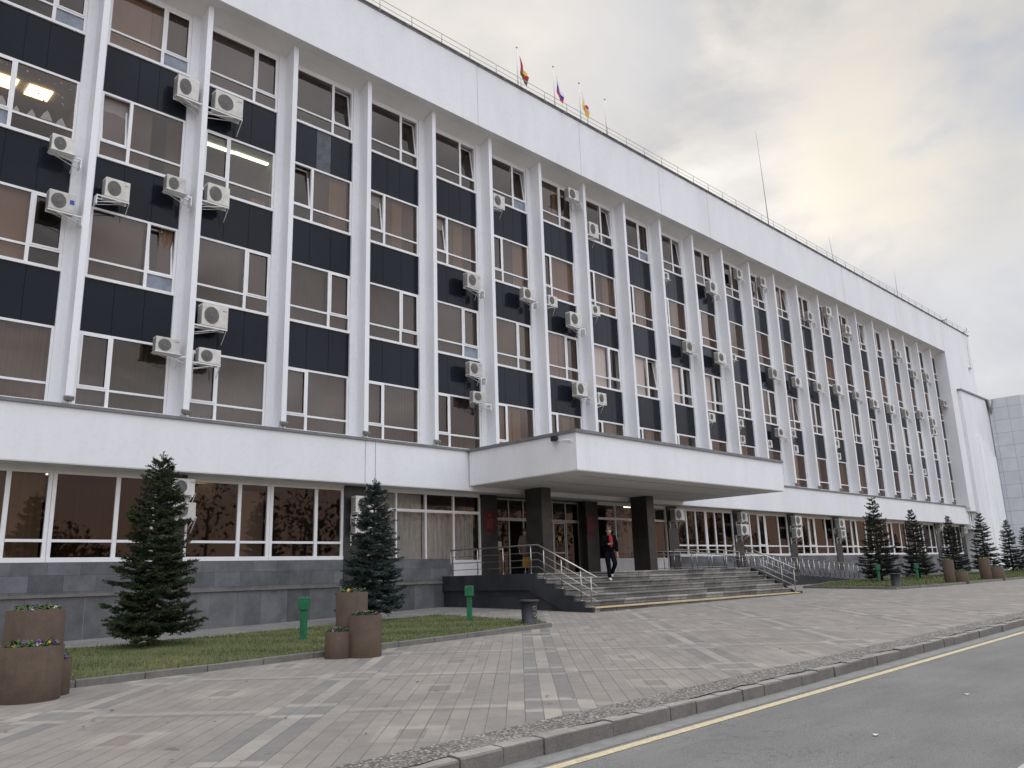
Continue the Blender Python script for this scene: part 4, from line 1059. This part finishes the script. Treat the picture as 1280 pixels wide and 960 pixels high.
# ------------------------------------------------------------------ spruces
def spruce(H_, Rr, seed, mat, dens=1.0, droop=.12, gap=.0, top=.25, power=.95, tip=.97):
    rk = random.Random(seed); b = MB(); tr = MB()
    tr.tube([(0,0,-.1),(0,0,H_*.3),(0,0,H_*.7),(0,0,H_)], [Rr*.075,Rr*.055,Rr*.03,.006], 8)
    up = Vector((0,0,1))
    def needles(p0, p1, n, L, w):
        d = (p1-p0); dn = d.normalized(); a = dn.cross(up)
        if a.length < .05: a = Vector((1,0,0))
        a.normalize(); c = a.cross(dn)
        for k in range(n):
            t = rk.random(); base = p0+d*t; th = rk.uniform(-.6,3.74)
            o = a*math.cos(th)+c*math.sin(th); o = (o+dn*rk.uniform(.5,1.2)).normalized(); l = L*rk.uniform(.6,1.2)
            sd = o.cross(Vector((rk.uniform(-1,1),rk.uniform(-1,1),rk.uniform(-1,1)))).normalized()*w
            b.face([base-sd, base+sd, base+o*l])
    z = H_*.085
    lv = 0
    while z < H_*tip:
        f = z/H_
        Lb = Rr*((1-f)**power)*(1.0 if f > .1 else .75+2.5*f)
        n = max(4, int((8.5 if f < .75 else 6)*dens))
        off = rk.uniform(0, 6.28)
        for k in range(n):
            if rk.random() < gap: continue
            th = off+6.283*k/n+rk.uniform(-.25,.25); L = Lb*rk.uniform(.62,1.14); zz = z+rk.uniform(-.05,.05)*H_*.5
            el0 = .05+.75*max(0, f-.45); dr = droop*(1.2-f)
            el0 += rk.uniform(-.10,.10); dirh = Vector((math.cos(th), math.sin(th), 0)); side = Vector((-math.sin(th), math.cos(th), 0))
            def P_(u): return Vector((0,0,zz))+dirh*(L*u)+up*(L*(el0*u-dr*4*u*(1-.62*u)*.6+.13*u*u*u))
            m = 6
            pts = [P_(j/m) for j in range(m+1)]
            tr.tube(pts, [max(.004,.018*(1-j/m)*(L/Rr+.2)) for j in range(m+1)], 4, cap=False)
            for j in range(m):
                needles(pts[j], pts[j+1], int((5 if j == 0 else 13)*dens), .062, .0095)
            nt = max(3, int(L/.085))
            for j in range(nt):
                u = .22+.76*(j+rk.random()*.6)/nt; p = P_(u)
                tl = (L*.42*(1-u*.75)+.05)*rk.uniform(.7,1.15)
                for s in (-1, 1):
                    q = p+(side*s*.80+dirh*.62+up*rk.uniform(-.22,.12)).normalized()*tl
                    needles(p, q, int((6+tl*62)*dens), .062, .0105)
                    if tl > .20:
                        for s2 in (-1, 1):
                            p2 = p+(q-p)*.45; q2 = p2+((q-p).normalized()*.7+dirh*.4*s2+up*rk.uniform(-.3,.1)).normalized()*tl*.45
                            needles(p2, q2, int(11*dens), .058, .010)
        z += H_*(.041 if f < .7 else .036)*rk.uniform(.85,1.15); lv += 1
    needles(Vector((0,0,H_*.9)), Vector((0,0,H_)), 70, .06, .008)
    for k in range(4):
        th = k*1.6; needles(Vector((0,0,H_*.95)), Vector((.09*math.cos(th),.09*math.sin(th),H_*.985)), 18, .05, .008)
    root = empty('spruce_tree')
    tr.build('trunk', M['bark'], root); b.build('crown', mat, root)
    return root
def place(o, x, y, lab, cat='tree', group='young spruces on the lawns', rz=0, s=1, dz=0.05):
    o.location = (x, y, ground(x, y)+dz); o.rotation_euler.z = rz; o.scale = (s,)*3 if not isinstance(s, tuple) else s
    return tag(o, lab, cat, group)
T1 = spruce(4.12, 1.05, 11, M['needle_green'], 1.3, .10, .05, power=.56, tip=.93); place(T1, -2.1, -4.04, 'tall open green spruce with bare leader on lawn before left windows')
T2 = spruce(3.95, 1.0, 23, M['needle_blue'], 1.35, .10, .02, power=.54); place(T2, 4.53, -2.60, 'dense blue-green spruce behind the triple rust planter')
T3 = spruce(4.4, 1.12, 37, M['needle_dark'], 1.0, .10, .03, power=.62)
far = [(35.95,-4.2,5.2,'dark spruce nearest the access ramp on right lawn',0),(41.4,-4.2,4.73,'dark spruce second from left on right lawn',1.3),(47.6,-4.2,4.54,'dark spruce right behind the third rust planter',2.2),
       (54.1,-4.2,4.95,'slim dark spruce behind the farthest rust planter',4.0),(60.2,-4.2,4.60,'dark spruce beside the tiled wing on right lawn',5.2),(64.5,-4.2,4.15,'rightmost dark spruce cut by the photo edge',.6)]
for k, (x, y, zt, lab, rz) in enumerate(far):
    o = T3 if k == 0 else copy_tree(T3); s = (zt-ground(x, y)-.05)/4.4; place(o, x, y, lab, rz=rz, s=(s*1.05, s*1.05, s))
# ------------------------------------------------------------------ bollard posts, bins, planters
gp = None
for (x, y, lab) in ((.37,-5.96,'green metal post on left lawn beside the triple rust planter'),(5.53,-5.51,'green metal post on left lawn near the stairs'),(33.7,-4.95,'green metal post on right lawn nearest the ramp'),(37.7,-5.4,'green metal post between first two spruces of right lawn'),(61.2,-5.0,'farthest green metal post beside the tiled wing')):
    if gp is None:
        gp = empty('green_post'); b = MB(); b.box(-.062,.062,-.062,.062,-.1,.70); bevel(b.build('post', M['green_paint'], gp), .008)
        b = MB(); b.box(-.105,.105,-.105,.105,.66,.90); b.hexa([(-.105,-.105,.9),(.105,-.105,.9),(.105,.105,.9),(-.105,.105,.9),(-.09,-.09,.925),(.09,-.09,.925),(.09,.09,.925),(-.09,.09,.925)]); bevel(b.build('cap_box', M['green_paint'], gp), .008); o = gp
    else: o = copy_tree(gp)
    place(o, x, y, lab, 'post', 'green metal posts on the lawns', rz=R(45-8), dz=.03)
def bin_():
    root = empty('litter_bin')
    b = MB(); b.lathe([(0,.02),(.225,.02),(.225,.06),(.19,.07),(.20,.53),(.205,.54)], 20); b.lathe([(.205,.54),(.245,.545),(.245,.60),(.215,.61),(.19,.60),(.18,.15),(0,.15)], 20); b.build('drum', M['bin_black'], root)
    b = MB(); b.lathe([(0,-.02),(.245,-.02),(.245,.035),(.2,.05)], 20); b.build('foot', M['bin_black'], root)
    for (cz, s) in ((.40,1),(.26,-1)):
        b = MB(); pts = []
        for k in range(16):
            t = k*.42; r = .062*(1-k/22); an_ = t*s; ang = R(-98)+(r*math.cos(an_))/.2; pts.append((.207*math.cos(ang), .207*math.sin(ang), cz+r*math.sin(an_)))
        b.tube(pts, .008, 5); b.build('scroll_ornament', M['gold'], root)
    return root
B1 = bin_(); place(B1, 5.62, -7.62, 'black round litter bin with gold scroll at end of left lawn', 'litter bin', 'black litter bins', dz=.02)
B2 = copy_tree(B1); place(B2, 28.5, -7.74, 'black round litter bin at near end of right lawn', 'litter bin', 'black litter bins', rz=2.2, dz=.02)
def clump(seed, r, n, dens=1.0):
    rk = random.Random(seed); lf = MB(); pt = MB()
    for k in range(int(330*dens)):
        a = rk.uniform(0,6.28); q = r*math.sqrt(rk.random()); x, y = q*math.cos(a), q*math.sin(a); z = rk.uniform(.0,.13); t = rk.uniform(0,6.28); l = rk.uniform(.03,.06); w = l*.38
        d = Vector((math.cos(t), math.sin(t), rk.uniform(.1,1.0))).normalized(); s_ = d.cross(Vector((0,0,1))).normalized()*w; p = Vector((x,y,z))
        lf.face([p, p+d*l*.5+s_, p+d*l, p+d*l*.5-s_])
    for k in range(n):
        a = rk.uniform(0,6.28); q = r*.9*math.sqrt(rk.random()); c = Vector((q*math.cos(a), q*math.sin(a), rk.uniform(.06,.13))); mm = rk.choice((0,1,1,2,3,1))
        nrm = Vector((rk.uniform(-.6,.2), rk.uniform(-1,-.3), rk.uniform(.2,.8))).normalized(); u = nrm.cross(Vector((0,0,1))).normalized(); v = nrm.cross(u); s_ = rk.uniform(.018,.028)
        for j in range(5):
            t = 1.2566*j; cc = c+(u*math.cos(t)+v*math.sin(t))*s_*.55
            pt.face([cc+(u*math.cos(g*1.047)+v*math.sin(g*1.047))*s_*.6+nrm*.003*j for g in range(6)], mm)
        pt.face([c+(u*math.cos(g*1.256)+v*math.sin(g*1.256))*s_*.28+nrm*.02 for g in range(5)], 3 if mm != 3 else 0)
    return lf, pt
def planter(name, x, y, drums, lab, flab, rz=0):
    root = empty('rust_planter', (x, y, ground(x, y))); root.rotation_euler.z = rz; tag(root, lab, 'planter', 'rust coloured steel planters')
    for k, (dx, dy, r, h) in enumerate(drums):
        b = MB(); b.lathe([(r,-.03),(r,h),(r-.012,h+.002),(r-.02,h-.012),(r-.02,h-.10)], 36, c=(dx,dy,0)); d = b.build('drum', M['corten'], root)
        b = MB(); b.disc((dx,dy,h-.07), r-.02, 'z', 24); b.build('soil', M['soil'], d)
        lf, pt = clump(hash((round(x),k)) & 255, r*.82, 7, r/.3)
        po = empty('pansies', tuple(root.matrix_basis @ Vector((dx,dy,h-.07)))); tag(po, flab[k], 'flowers', 'pansies in the planters')
        lf.build('leaves', M['leaf'], po); pt.build('petals', [M['petal_y'], M['petal_v'], M['petal_w'], M['petal_d']], po)
    return root
def planter_at(px_c, dr, lab, flab):
    pass
planter('a', -.40, -9.02, [(-.06,.22,.29,1.12),(.22,-.12,.30,.72),(-.24,-.16,.25,.45)], 'triple rust steel planter standing at kerb of left lawn',
    ['pansies in tall drum of planter before the blue spruce','pansies in middle drum of planter before the blue spruce','pansies in low drum of planter before the blue spruce'], rz=R(-40))
planter('b', -5.74, -9.35, [(-.02,.36,.37,1.13),(.02,-.18,.385,.68),(.29,.16,.20,.47),(-.36,-.02,.22,.47)], 'large rust steel planter at left edge of the photo',
    ['pansies in tallest drum of leftmost planter','yellow and violet pansies in front drum of leftmost planter','pansies in low right drum of leftmost planter','pansies in low left drum of leftmost planter'], rz=R(-20))
planter('c', 34.0, -8.45, [(-.33,.0,.25,1.14),(.25,.0,.38,.60),(.05,.38,.22,.50)], 'rust planter nearer of two beside right lawn',
    ['pale flowers in tall drum of nearer right planter','white flowers in wide drum of nearer right planter','pansies in small drum of nearer right planter'], rz=R(-28))
planter('d', 39.3, -8.55, [(-.36,.0,.27,1.15),(.26,.0,.40,.70),(.05,.40,.22,.50)], 'rust planter farther of two beside right lawn',
    ['leafy plants in tall drum of farther right planter','leafy plants in wide drum of farther right planter','leafy plants in small drum of farther right planter'], rz=R(-30))
# fallen leaves, litter on road, manhole
b = MB(); rk = random.Random(77)
for k in range(150):
    x, y = rk.uniform(-9, 16), rk.uniform(-15.5, -9); z = ground(x, y)+.012; t = rk.uniform(0,6.28); s_ = rk.uniform(.015,.038)
    b.face([(x+s_*math.cos(t+a)*e, y+s_*math.sin(t+a)*e, z+rk.uniform(0,.012)) for a, e in ((0,1),(1.2,.5),(2.6,1.0),(4.2,.55))])
tag(b.build('fallen_leaves', M['bark']), 'small brown fallen leaves scattered on the paving', 'leaves', kind='stuff')
for k, (px, py, lab) in enumerate(((1208,866,'white paper scrap on asphalt near the yellow line, upper of two'),(1093,912,'white paper scrap on asphalt, lower of two'))):
    p = onZ(px, py, .05); b = MB(); z = zr(p.x)+.01; b.face([(-.04,-.018,0),(.025,-.03,.008),(.04,.012,.003),(-.012,.022,.012)]); o = b.build('paper_scrap', M['paper']); o.location = (p.x, p.y, z); tag(o, lab, 'litter', 'paper scraps on the road')
# ------------------------------------------------------------------ people
def skin_mesh(name, verts, edges, radii, mats, parent, sub=2, smooth=True, root=0):
    me = bpy.data.meshes.new(name); me.from_pydata([tuple(v) for v in verts], edges, [])
    o = bpy.data.objects.new(name, me); C.objects.link(o)
    md = o.modifiers.new('skin', 'SKIN'); md.use_smooth_shade = True
    for i, r in enumerate(radii):
        sv = me.skin_vertices[0].data[i]; sv.radius = r if isinstance(r, tuple) else (r, r); sv.use_root = (i == root)
    s = o.modifiers.new('sub', 'SUBSURF'); s.levels = s.render_levels = sub
    dg = bpy.context.evaluated_depsgraph_get(); ev = o.evaluated_get(dg)
    nm = bpy.data.meshes.new_from_object(ev, depsgraph=dg)
    o.modifiers.clear(); o.data = nm; nm.name = name
    nm.materials.clear(); nm.materials.append(mats); nm.polygons.foreach_set('use_smooth', [True]*len(nm.polygons))
    o.parent = parent; return o
def join_data(dst, src):
    bm = bmesh.new(); bm.from_mesh(dst.data)
    me = src.data.copy(); me.transform(src.matrix_basis); bm.from_mesh(me); bm.to_mesh(dst.data); bm.free()
    dst.data.polygons.foreach_set('use_smooth', [True]*len(dst.data.polygons))
    bpy.data.objects.remove(src)
def person(loc, rz, J, label, look, wear):
    """J: joint dict, figure faces -Y, z up from the sole of the standing foot"""
    V = {k: Vector(v) for k, v in J.items()}
    root = empty('person', loc, rz); tag(root, label, 'person')
    names = ['pelvis','waist','chest','neckb','neck','head','crown','shL','elL','wrL','hdL','shR','elR','wrR','hdR','hipL','knL','anL','toL','hipR','knR','anR','toR']
    E_ = [('pelvis','waist'),('waist','chest'),('chest','neckb'),('neckb','neck'),('neck','head'),('head','crown'),('chest','shL'),('shL','elL'),('elL','wrL'),('wrL','hdL'),('chest','shR'),('shR','elR'),('elR','wrR'),('wrR','hdR'),
          ('pelvis','hipL'),('hipL','knL'),('knL','anL'),('anL','toL'),('pelvis','hipR'),('hipR','knR'),('knR','anR'),('anR','toR')]
    rad = dict(pelvis=(.13,.10),waist=(.125,.095),chest=(.145,.105),neckb=.06,neck=.052,head=(.076,.088),crown=(.068,.078),shL=.062,elL=.043,wrL=.028,hdL=(.036,.02),hipL=.085,knL=.058,anL=.040,toL=.034)
    for s in ('sh','el','wr','hd','hip','kn','an','to'): rad[s+'R'] = rad[s+'L']
    ix = {n: i for i, n in enumerate(names)}
    body = skin_mesh('body', [V[n] for n in names], [(ix[a], ix[b]) for a, b in E_], [rad[n] for n in names], M['skin'], root)
    # fingers
    for s in ('L','R'):
        h = V['hd'+s]; d = (h-V['wr'+s]).normalized(); sd = d.cross(Vector((0,-1,.2))).normalized(); nn = sd.cross(d)
        for k in range(4):
            b0 = h-d*.01+sd*(k-1.5)*.019; l = (.062,.075,.070,.054)[k]
            f_ = skin_mesh('finger', [b0, b0+d*l*.5+nn*.006, b0+d*l*.8+nn*.022, b0+d*l*.9+nn*.034], [(0,1),(1,2),(2,3)], [.010,.009,.008,.007], M['skin'], root, 1); join_data(body, f_)
        b0 = h-d*.045+sd*.03*(1 if s == 'L' else -1)
        f_ = skin_mesh('thumb', [b0, b0+d*.03+sd*.025*(1 if s == 'L' else -1)+nn*.01, b0+d*.06+sd*.03*(1 if s == 'L' else -1)+nn*.02], [(0,1),(1,2)], [.013,.010,.008], M['skin'], root, 1); join_data(body, f_)
    hd, cr = V['head'], V['crown']; upv = (cr-hd).normalized(); fwd = V['face'].normalized(); lat = fwd.cross(upv).normalized()
    c = hd+upv*.045
    nose = skin_mesh('nose', [c+fwd*.085+upv*.02, c+fwd*.112-upv*.015, c+fwd*.09-upv*.022], [(0,1),(1,2)], [.010,.013,.010], M['skin'], root, 1); join_data(body, nose)
    for s in (-1, 1):
        e = skin_mesh('ear', [c+lat*s*.078+upv*.02, c+lat*s*.088-upv*.0, c+lat*s*.078-upv*.03], [(0,1),(1,2)], [.012,.014,.010], M['skin'], root, 1); join_data(body, e)
        b = MB(); b.lathe([(0,.010),(.008,.007),(.010,0),(.008,-.007),(0,-.010)], 8, c=tuple(c+fwd*.086+lat*s*.032+upv*.012)); b.build('eye', M['eye'], root)
    b = MB(); q = c+fwd*.092-upv*.055; b.face([q-lat*.024, q+lat*.024, q+lat*.016-upv*.009, q-lat*.016-upv*.009]); b.build('mouth', M['plaque'], root)
    hv = [c+upv*.060-fwd*.045, c+upv*.092-fwd*.005, c+upv*.0-fwd*.065]
    skin_mesh('hair', hv, [(0,1),(0,2)], [(.074,.066),(.056,.050),(.064,.045)], M[wear['hair']], root)
    tr = ['pelvis','hipL','knL','anL','hipR','knR','anR','waist']; ti = {n: i for i, n in enumerate(tr)}
    skin_mesh('trousers', [V[n] for n in tr], [(ti[a], ti[b]) for a, b in (('pelvis','waist'),('pelvis','hipL'),('hipL','knL'),('knL','anL'),('pelvis','hipR'),('hipR','knR'),('knR','anR'))],
        [(.150,.118),.112,.080,.066,.112,.080,.066,(.14,.11)], M[wear['trousers']], root)
    for s in ('L','R'):
        a, t = V['an'+s], V['to'+s]; f_ = (t-a); f_.z = 0; f_.normalize() if f_.length > 0 else None
        heel = a-f_*.06; heel.z = t.z+.012
        skin_mesh('shoe', [heel, Vector((a.x,a.y,heel.z+.035)), t+Vector((0,0,.012)), t+f_*.05+Vector((0,0,.008))], [(0,1),(1,2),(2,3)], [(.042,.042),(.046,.05),(.048,.042),(.036,.03)], M[wear['shoes']], root)
    jt = ['chest','waist','hem','collar','shL','elL','cuL','shR','elR','cuR']; V['hem'] = V['pelvis']+Vector((0,.0,wear.get('hem',-.04))); V['collar'] = V['neckb']
    for s in ('L','R'): V['cu'+s] = V['el'+s]+(V['wr'+s]-V['el'+s])*.93
    ji = {n: i for i, n in enumerate(jt)}
    skin_mesh('jacket', [V[n] for n in jt], [(ji[a], ji[b]) for a, b in (('chest','waist'),('waist','hem'),('chest','collar'),('chest','shL'),('shL','elL'),('elL','cuL'),('chest','shR'),('shR','elR'),('elR','cuR'))],
        [(.205,.150),(.198,.150),(.196,.152),(.085,.075),.100,.078,.055,.100,.078,.055], M[wear['jacket']], root)
    if wear.get('jumper'):
        ch = V['chest']; b = MB(); pts = []
        n = 8
        for k in range(n+1):
            t = k/n; p = V['neckb']*(1-t)+V['waist']*t; w = .035+.030*math.sin(t*math.pi)
            pts.append((p+Vector((-w+.02,-.105-.070*min(1,t*3),.02)), p+Vector((.02,-.135-.070*min(1,t*3),.02)), p+Vector((w+.02,-.105-.070*min(1,t*3),.02))))
        for k in range(n):
            for j in range(2): b.face([pts[k][j], pts[k+1][j], pts[k+1][j+1], pts[k][j+1]], 0, True)
        b.build('jumper', M[wear['jumper']], root)
    return root
# man coming down the steps (faces -Y); his right hand is at x<0
man = dict(pelvis=(0,0,.93),waist=(0,-.01,1.08),chest=(.0,-.02,1.30),neckb=(0,-.03,1.47),neck=(0,-.05,1.52),head=(0,-.085,1.575),crown=(0,-.085,1.665),face=(0.15,-1,-.35),
 shL=(.19,-.02,1.41),elL=(.245,.02,1.13),wrL=(.25,-.06,.90),hdL=(.25,-.075,.82),
 shR=(-.19,-.02,1.41),elR=(-.255,-.02,1.14),wrR=(-.06,-.23,1.19),hdR=(.015,-.26,1.205),
 hipL=(.10,0,.90),knL=(.12,-.20,.53),anL=(.06,.10,.235),toL=(.05,.01,.155),hipR=(-.09,0,.90),knR=(-.07,-.06,.49),anR=(-.05,-.05,.085),toR=(-.055,-.19,.03))
d_ = ray(765, 727.5)
person((12.50,-4.70,1.368), R(-36), man, 'man in black jacket, red jumper and white trainers walking down the steps', None, dict(hair='hair',trousers='jeans',shoes='shoe',jacket='jacket',jumper='jumper'))
ph = empty('telephone', (12.36,-4.92,2.60)); tag(ph, 'small dark phone held in the walking man\'s right hand', 'phone'); b = MB(); b.box(-.035,.035,-.005,.005,-.02,.10); bevel(b.build('phone_body', M['black'], ph), .004); ph.rotation_euler = (R(-40),0,R(20))
wom = dict(pelvis=(0,0,.90),waist=(0,0,1.04),chest=(0,0,1.25),neckb=(0,-.01,1.40),neck=(0,-.02,1.45),head=(0,-.05,1.50),crown=(0,-.05,1.585),face=(.3,-1,-.1),
 shL=(.17,0,1.35),elL=(.21,.0,1.08),wrL=(.20,-.06,.86),hdL=(.20,-.07,.78),shR=(-.17,0,1.35),elR=(-.22,.0,1.08),wrR=(-.24,-.05,.86),hdR=(-.24,-.06,.78),
 hipL=(.09,0,.88),knL=(.09,-.06,.48),anL=(.09,0,.085),toL=(.09,-.13,.03),hipR=(-.09,0,.88),knR=(-.09,.02,.48),anR=(-.09,.06,.085),toR=(-.09,-.08,.03))
wp = onY(657, 690, -.15)
person((wp.x, -.15, 1.684), R(-35), wom, 'dim figure in beige coat standing by the open door behind railing', None, dict(hair='hair',trousers='jeans',shoes='black',jacket='coat',hem=-.30))
bg = empty('carrier_bag', (wp.x-.24,-.42,1.95)); tag(bg, 'yellow carrier bag held by the figure in the doorway', 'bag')
b = MB(); b.hexa([(-.20,-.06,0),(.20,-.06,0),(.20,.06,0),(-.20,.06,0),(-.19,-.03,.36),(.19,-.03,.36),(.19,.03,.36),(-.19,.03,.36)]); bevel(b.build('bag_body', M['bag'], bg), .02, 2)
b = MB(); b.tube([(-.08,0,.36),(-.05,0,.48),(.05,0,.48),(.08,0,.36)], .008, 5); b.build('handle', M['bag'], bg)
# ------------------------------------------------------------------ wood across the road (seen only as reflections)
b = MB(); rk = random.Random(9)
for k in range(46):
    x = rk.uniform(-70, 150); y = rk.uniform(-78,-64); h = rk.uniform(9, 19) if not 8 < x < 36 else rk.uniform(4.5, 9.5); r = rk.uniform(2.5,4.5)
    b.tube([(x,y,-.5),(x+.2,y,h*.6)], [.3,.15], 5)
    for j in range(420):
        a = rk.uniform(0,6.28); e = rk.uniform(-1,1); q = r*rk.random()**.4; p = Vector((x+q*math.cos(a)*math.sqrt(1-e*e), y+q*math.sin(a)*math.sqrt(1-e*e), h*.62+h*.36*e*(q/r)))
        s_ = rk.uniform(.15,.5); u = Vector((rk.uniform(-1,1),rk.uniform(-1,1),rk.uniform(-1,1))).normalized(); v = u.cross(Vector((0,.3,1))).normalized()
        b.face([p-u*s_, p+v*s_*.6, p+u*s_, p-v*s_*.6])
tag(b.build('woodland', M['needle_dark']), 'dark park trees across the road mirrored in the glass', 'trees', kind='stuff')
# ------------------------------------------------------------------ camera, sun, sky
cd = bpy.data.cameras.new('camera'); cam = bpy.data.objects.new('camera', cd); C.objects.link(cam)
cd.sensor_fit = 'HORIZONTAL'; cd.sensor_width = 36; cd.lens = FOC/1280*36; cd.clip_start = .1; cd.clip_end = 6000
mt = Matrix((r2, u2, -fw)).transposed().to_4x4(); mt.translation = CAM; cam.matrix_world = mt; scene.camera = cam
SUN_AZ, SUN_EL = R(66), R(30)                    # azimuth from +Y towards +X
sd_ = Vector((math.sin(SUN_AZ)*math.cos(SUN_EL), math.cos(SUN_AZ)*math.cos(SUN_EL), math.sin(SUN_EL)))
sl = bpy.data.lights.new('sun', 'SUN'); sl.energy = .5; sl.angle = R(25); sl.color = (1,.95,.88)
so = bpy.data.objects.new('sun', sl); C.objects.link(so); so.rotation_euler = sd_.to_track_quat('Z', 'Y').to_euler(); so.location = (0,0,60)
w = bpy.data.worlds.new('World'); scene.world = w; w.use_nodes = True; nt = w.node_tree; N_ = nt.nodes; L_ = nt.links
bgn = N_['Background']; bgn.inputs[1].default_value = .1
class WT(NT):
    def __init__(s): s.t = nt; s.n = N_; s.L = L_
m = WT()
sky = N_.new('ShaderNodeTexSky'); sky.sky_type = 'NISHITA'; sky.sun_disc = False; sky.sun_elevation = SUN_EL; sky.sun_rotation = SUN_AZ
dirv = N_.new('ShaderNodeTexCoord').outputs['Generated']
s = m.sep(dirv)
zc_ = m.math('ADD', m.math('MAXIMUM', s[2], 0.0), .32)
pl = m.comb(m.math('DIVIDE', s[0], zc_), m.math('DIVIDE', s[1], zc_), m.math('MULTIPLY', s[2], .6))
n1 = m.noise(m.mapv(pl, (1,1,1), loc=(3.1,1.7,.4)), 1.7, 7, .55, .5)
n2 = m.noise(m.mapv(pl, (1,1,1), loc=(7.3,2.2,4.4)), 3.6, 6, .55, .4)
def blob(px, py, lo, hi):
    d = ray(px, py).normalized(); v = N_.new('ShaderNodeVectorMath'); v.operation = 'DOT_PRODUCT'; L_.new(dirv, v.inputs[0]); v.inputs[1].default_value = d
    mr = N_.new('ShaderNodeMapRange'); mr.interpolation_type = 'SMOOTHSTEP'; L_.new(v.outputs['Value'], mr.inputs[0]); mr.inputs[1].default_value = math.cos(R(hi)); mr.inputs[2].default_value = math.cos(R(lo)); return mr.outputs[0]
cl = m.math('ADD', m.math('MULTIPLY', n1, .72), m.math('MULTIPLY', n2, .28))
SKYMUL = 11.0
sc_ = lambda c: tuple(x*SKYMUL for x in c)
col = m.ramp(cl, [(.415,(.375,.40,.455)),(.47,(.51,.51,.51)),(.52,(.70,.67,.62)),(.58,(.93,.89,.82))])
# open, colder patches and the brighter warm break in the cloud
wob = m.ramp(m.math('MULTIPLY_ADD', n1, .5, m.math('MULTIPLY', n2, .5)), [(.40,0.0),(.58,1.0)])
col = m.mix(m.math('MULTIPLY', blob(1240,400,2,26), .75), col, (.545,.565,.625))
col = m.mix(m.math('MULTIPLY', m.math('MULTIPLY', blob(785,50,1,6), 1.0), .55), col, (.46,.50,.58))
col = m.mix(m.math('MULTIPLY', blob(620,70,2,15), .6), col, (.86,.81,.75))
col = m.mix(m.math('MULTIPLY', m.math('MULTIPLY', blob(1085,215,.5,8), wob), .95), col, (1.02,.95,.80))
col = m.mix(m.math('MULTIPLY', m.math('MULTIPLY', blob(1200,80,1,14), wob), .85), col, (.64,.60,.51))
# rear sky : pale overcast with a pinkish evening band low down
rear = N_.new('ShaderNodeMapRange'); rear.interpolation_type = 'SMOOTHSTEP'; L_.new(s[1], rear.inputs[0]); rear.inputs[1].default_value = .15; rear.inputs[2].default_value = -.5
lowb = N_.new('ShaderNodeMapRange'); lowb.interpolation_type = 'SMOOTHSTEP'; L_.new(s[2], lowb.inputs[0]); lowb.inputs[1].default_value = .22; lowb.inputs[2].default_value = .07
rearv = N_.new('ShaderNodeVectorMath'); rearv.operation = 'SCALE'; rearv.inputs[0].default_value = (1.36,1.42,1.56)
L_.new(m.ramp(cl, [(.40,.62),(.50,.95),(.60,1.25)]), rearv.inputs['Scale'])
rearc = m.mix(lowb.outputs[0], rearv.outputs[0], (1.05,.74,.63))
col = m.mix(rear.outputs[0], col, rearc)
mulc = N_.new('ShaderNodeVectorMath'); mulc.operation = 'SCALE'; L_.new(col, mulc.inputs[0]); mulc.inputs['Scale'].default_value = SKYMUL
fin_ = m.mix(.93, sky.outputs[0], mulc.outputs[0])
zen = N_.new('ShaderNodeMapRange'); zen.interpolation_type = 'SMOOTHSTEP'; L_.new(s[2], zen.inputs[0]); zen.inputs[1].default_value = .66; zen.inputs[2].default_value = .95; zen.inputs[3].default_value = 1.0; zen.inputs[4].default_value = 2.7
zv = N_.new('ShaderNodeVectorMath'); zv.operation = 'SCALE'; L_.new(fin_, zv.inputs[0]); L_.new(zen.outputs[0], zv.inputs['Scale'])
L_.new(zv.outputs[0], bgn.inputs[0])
scene.view_settings.view_transform = 'Standard'; scene.view_settings.look = 'None'; scene.view_settings.exposure = 0; scene.view_settings.gamma = 1
cy = scene.cycles
cy.max_bounces = 8; cy.diffuse_bounces = 4; cy.glossy_bounces = 3; cy.transparent_max_bounces = 10; cy.transmission_bounces = 4; cy.caustics_reflective = False; cy.caustics_refractive = False
cy.sample_clamp_indirect = 4; cy.use_denoising = True
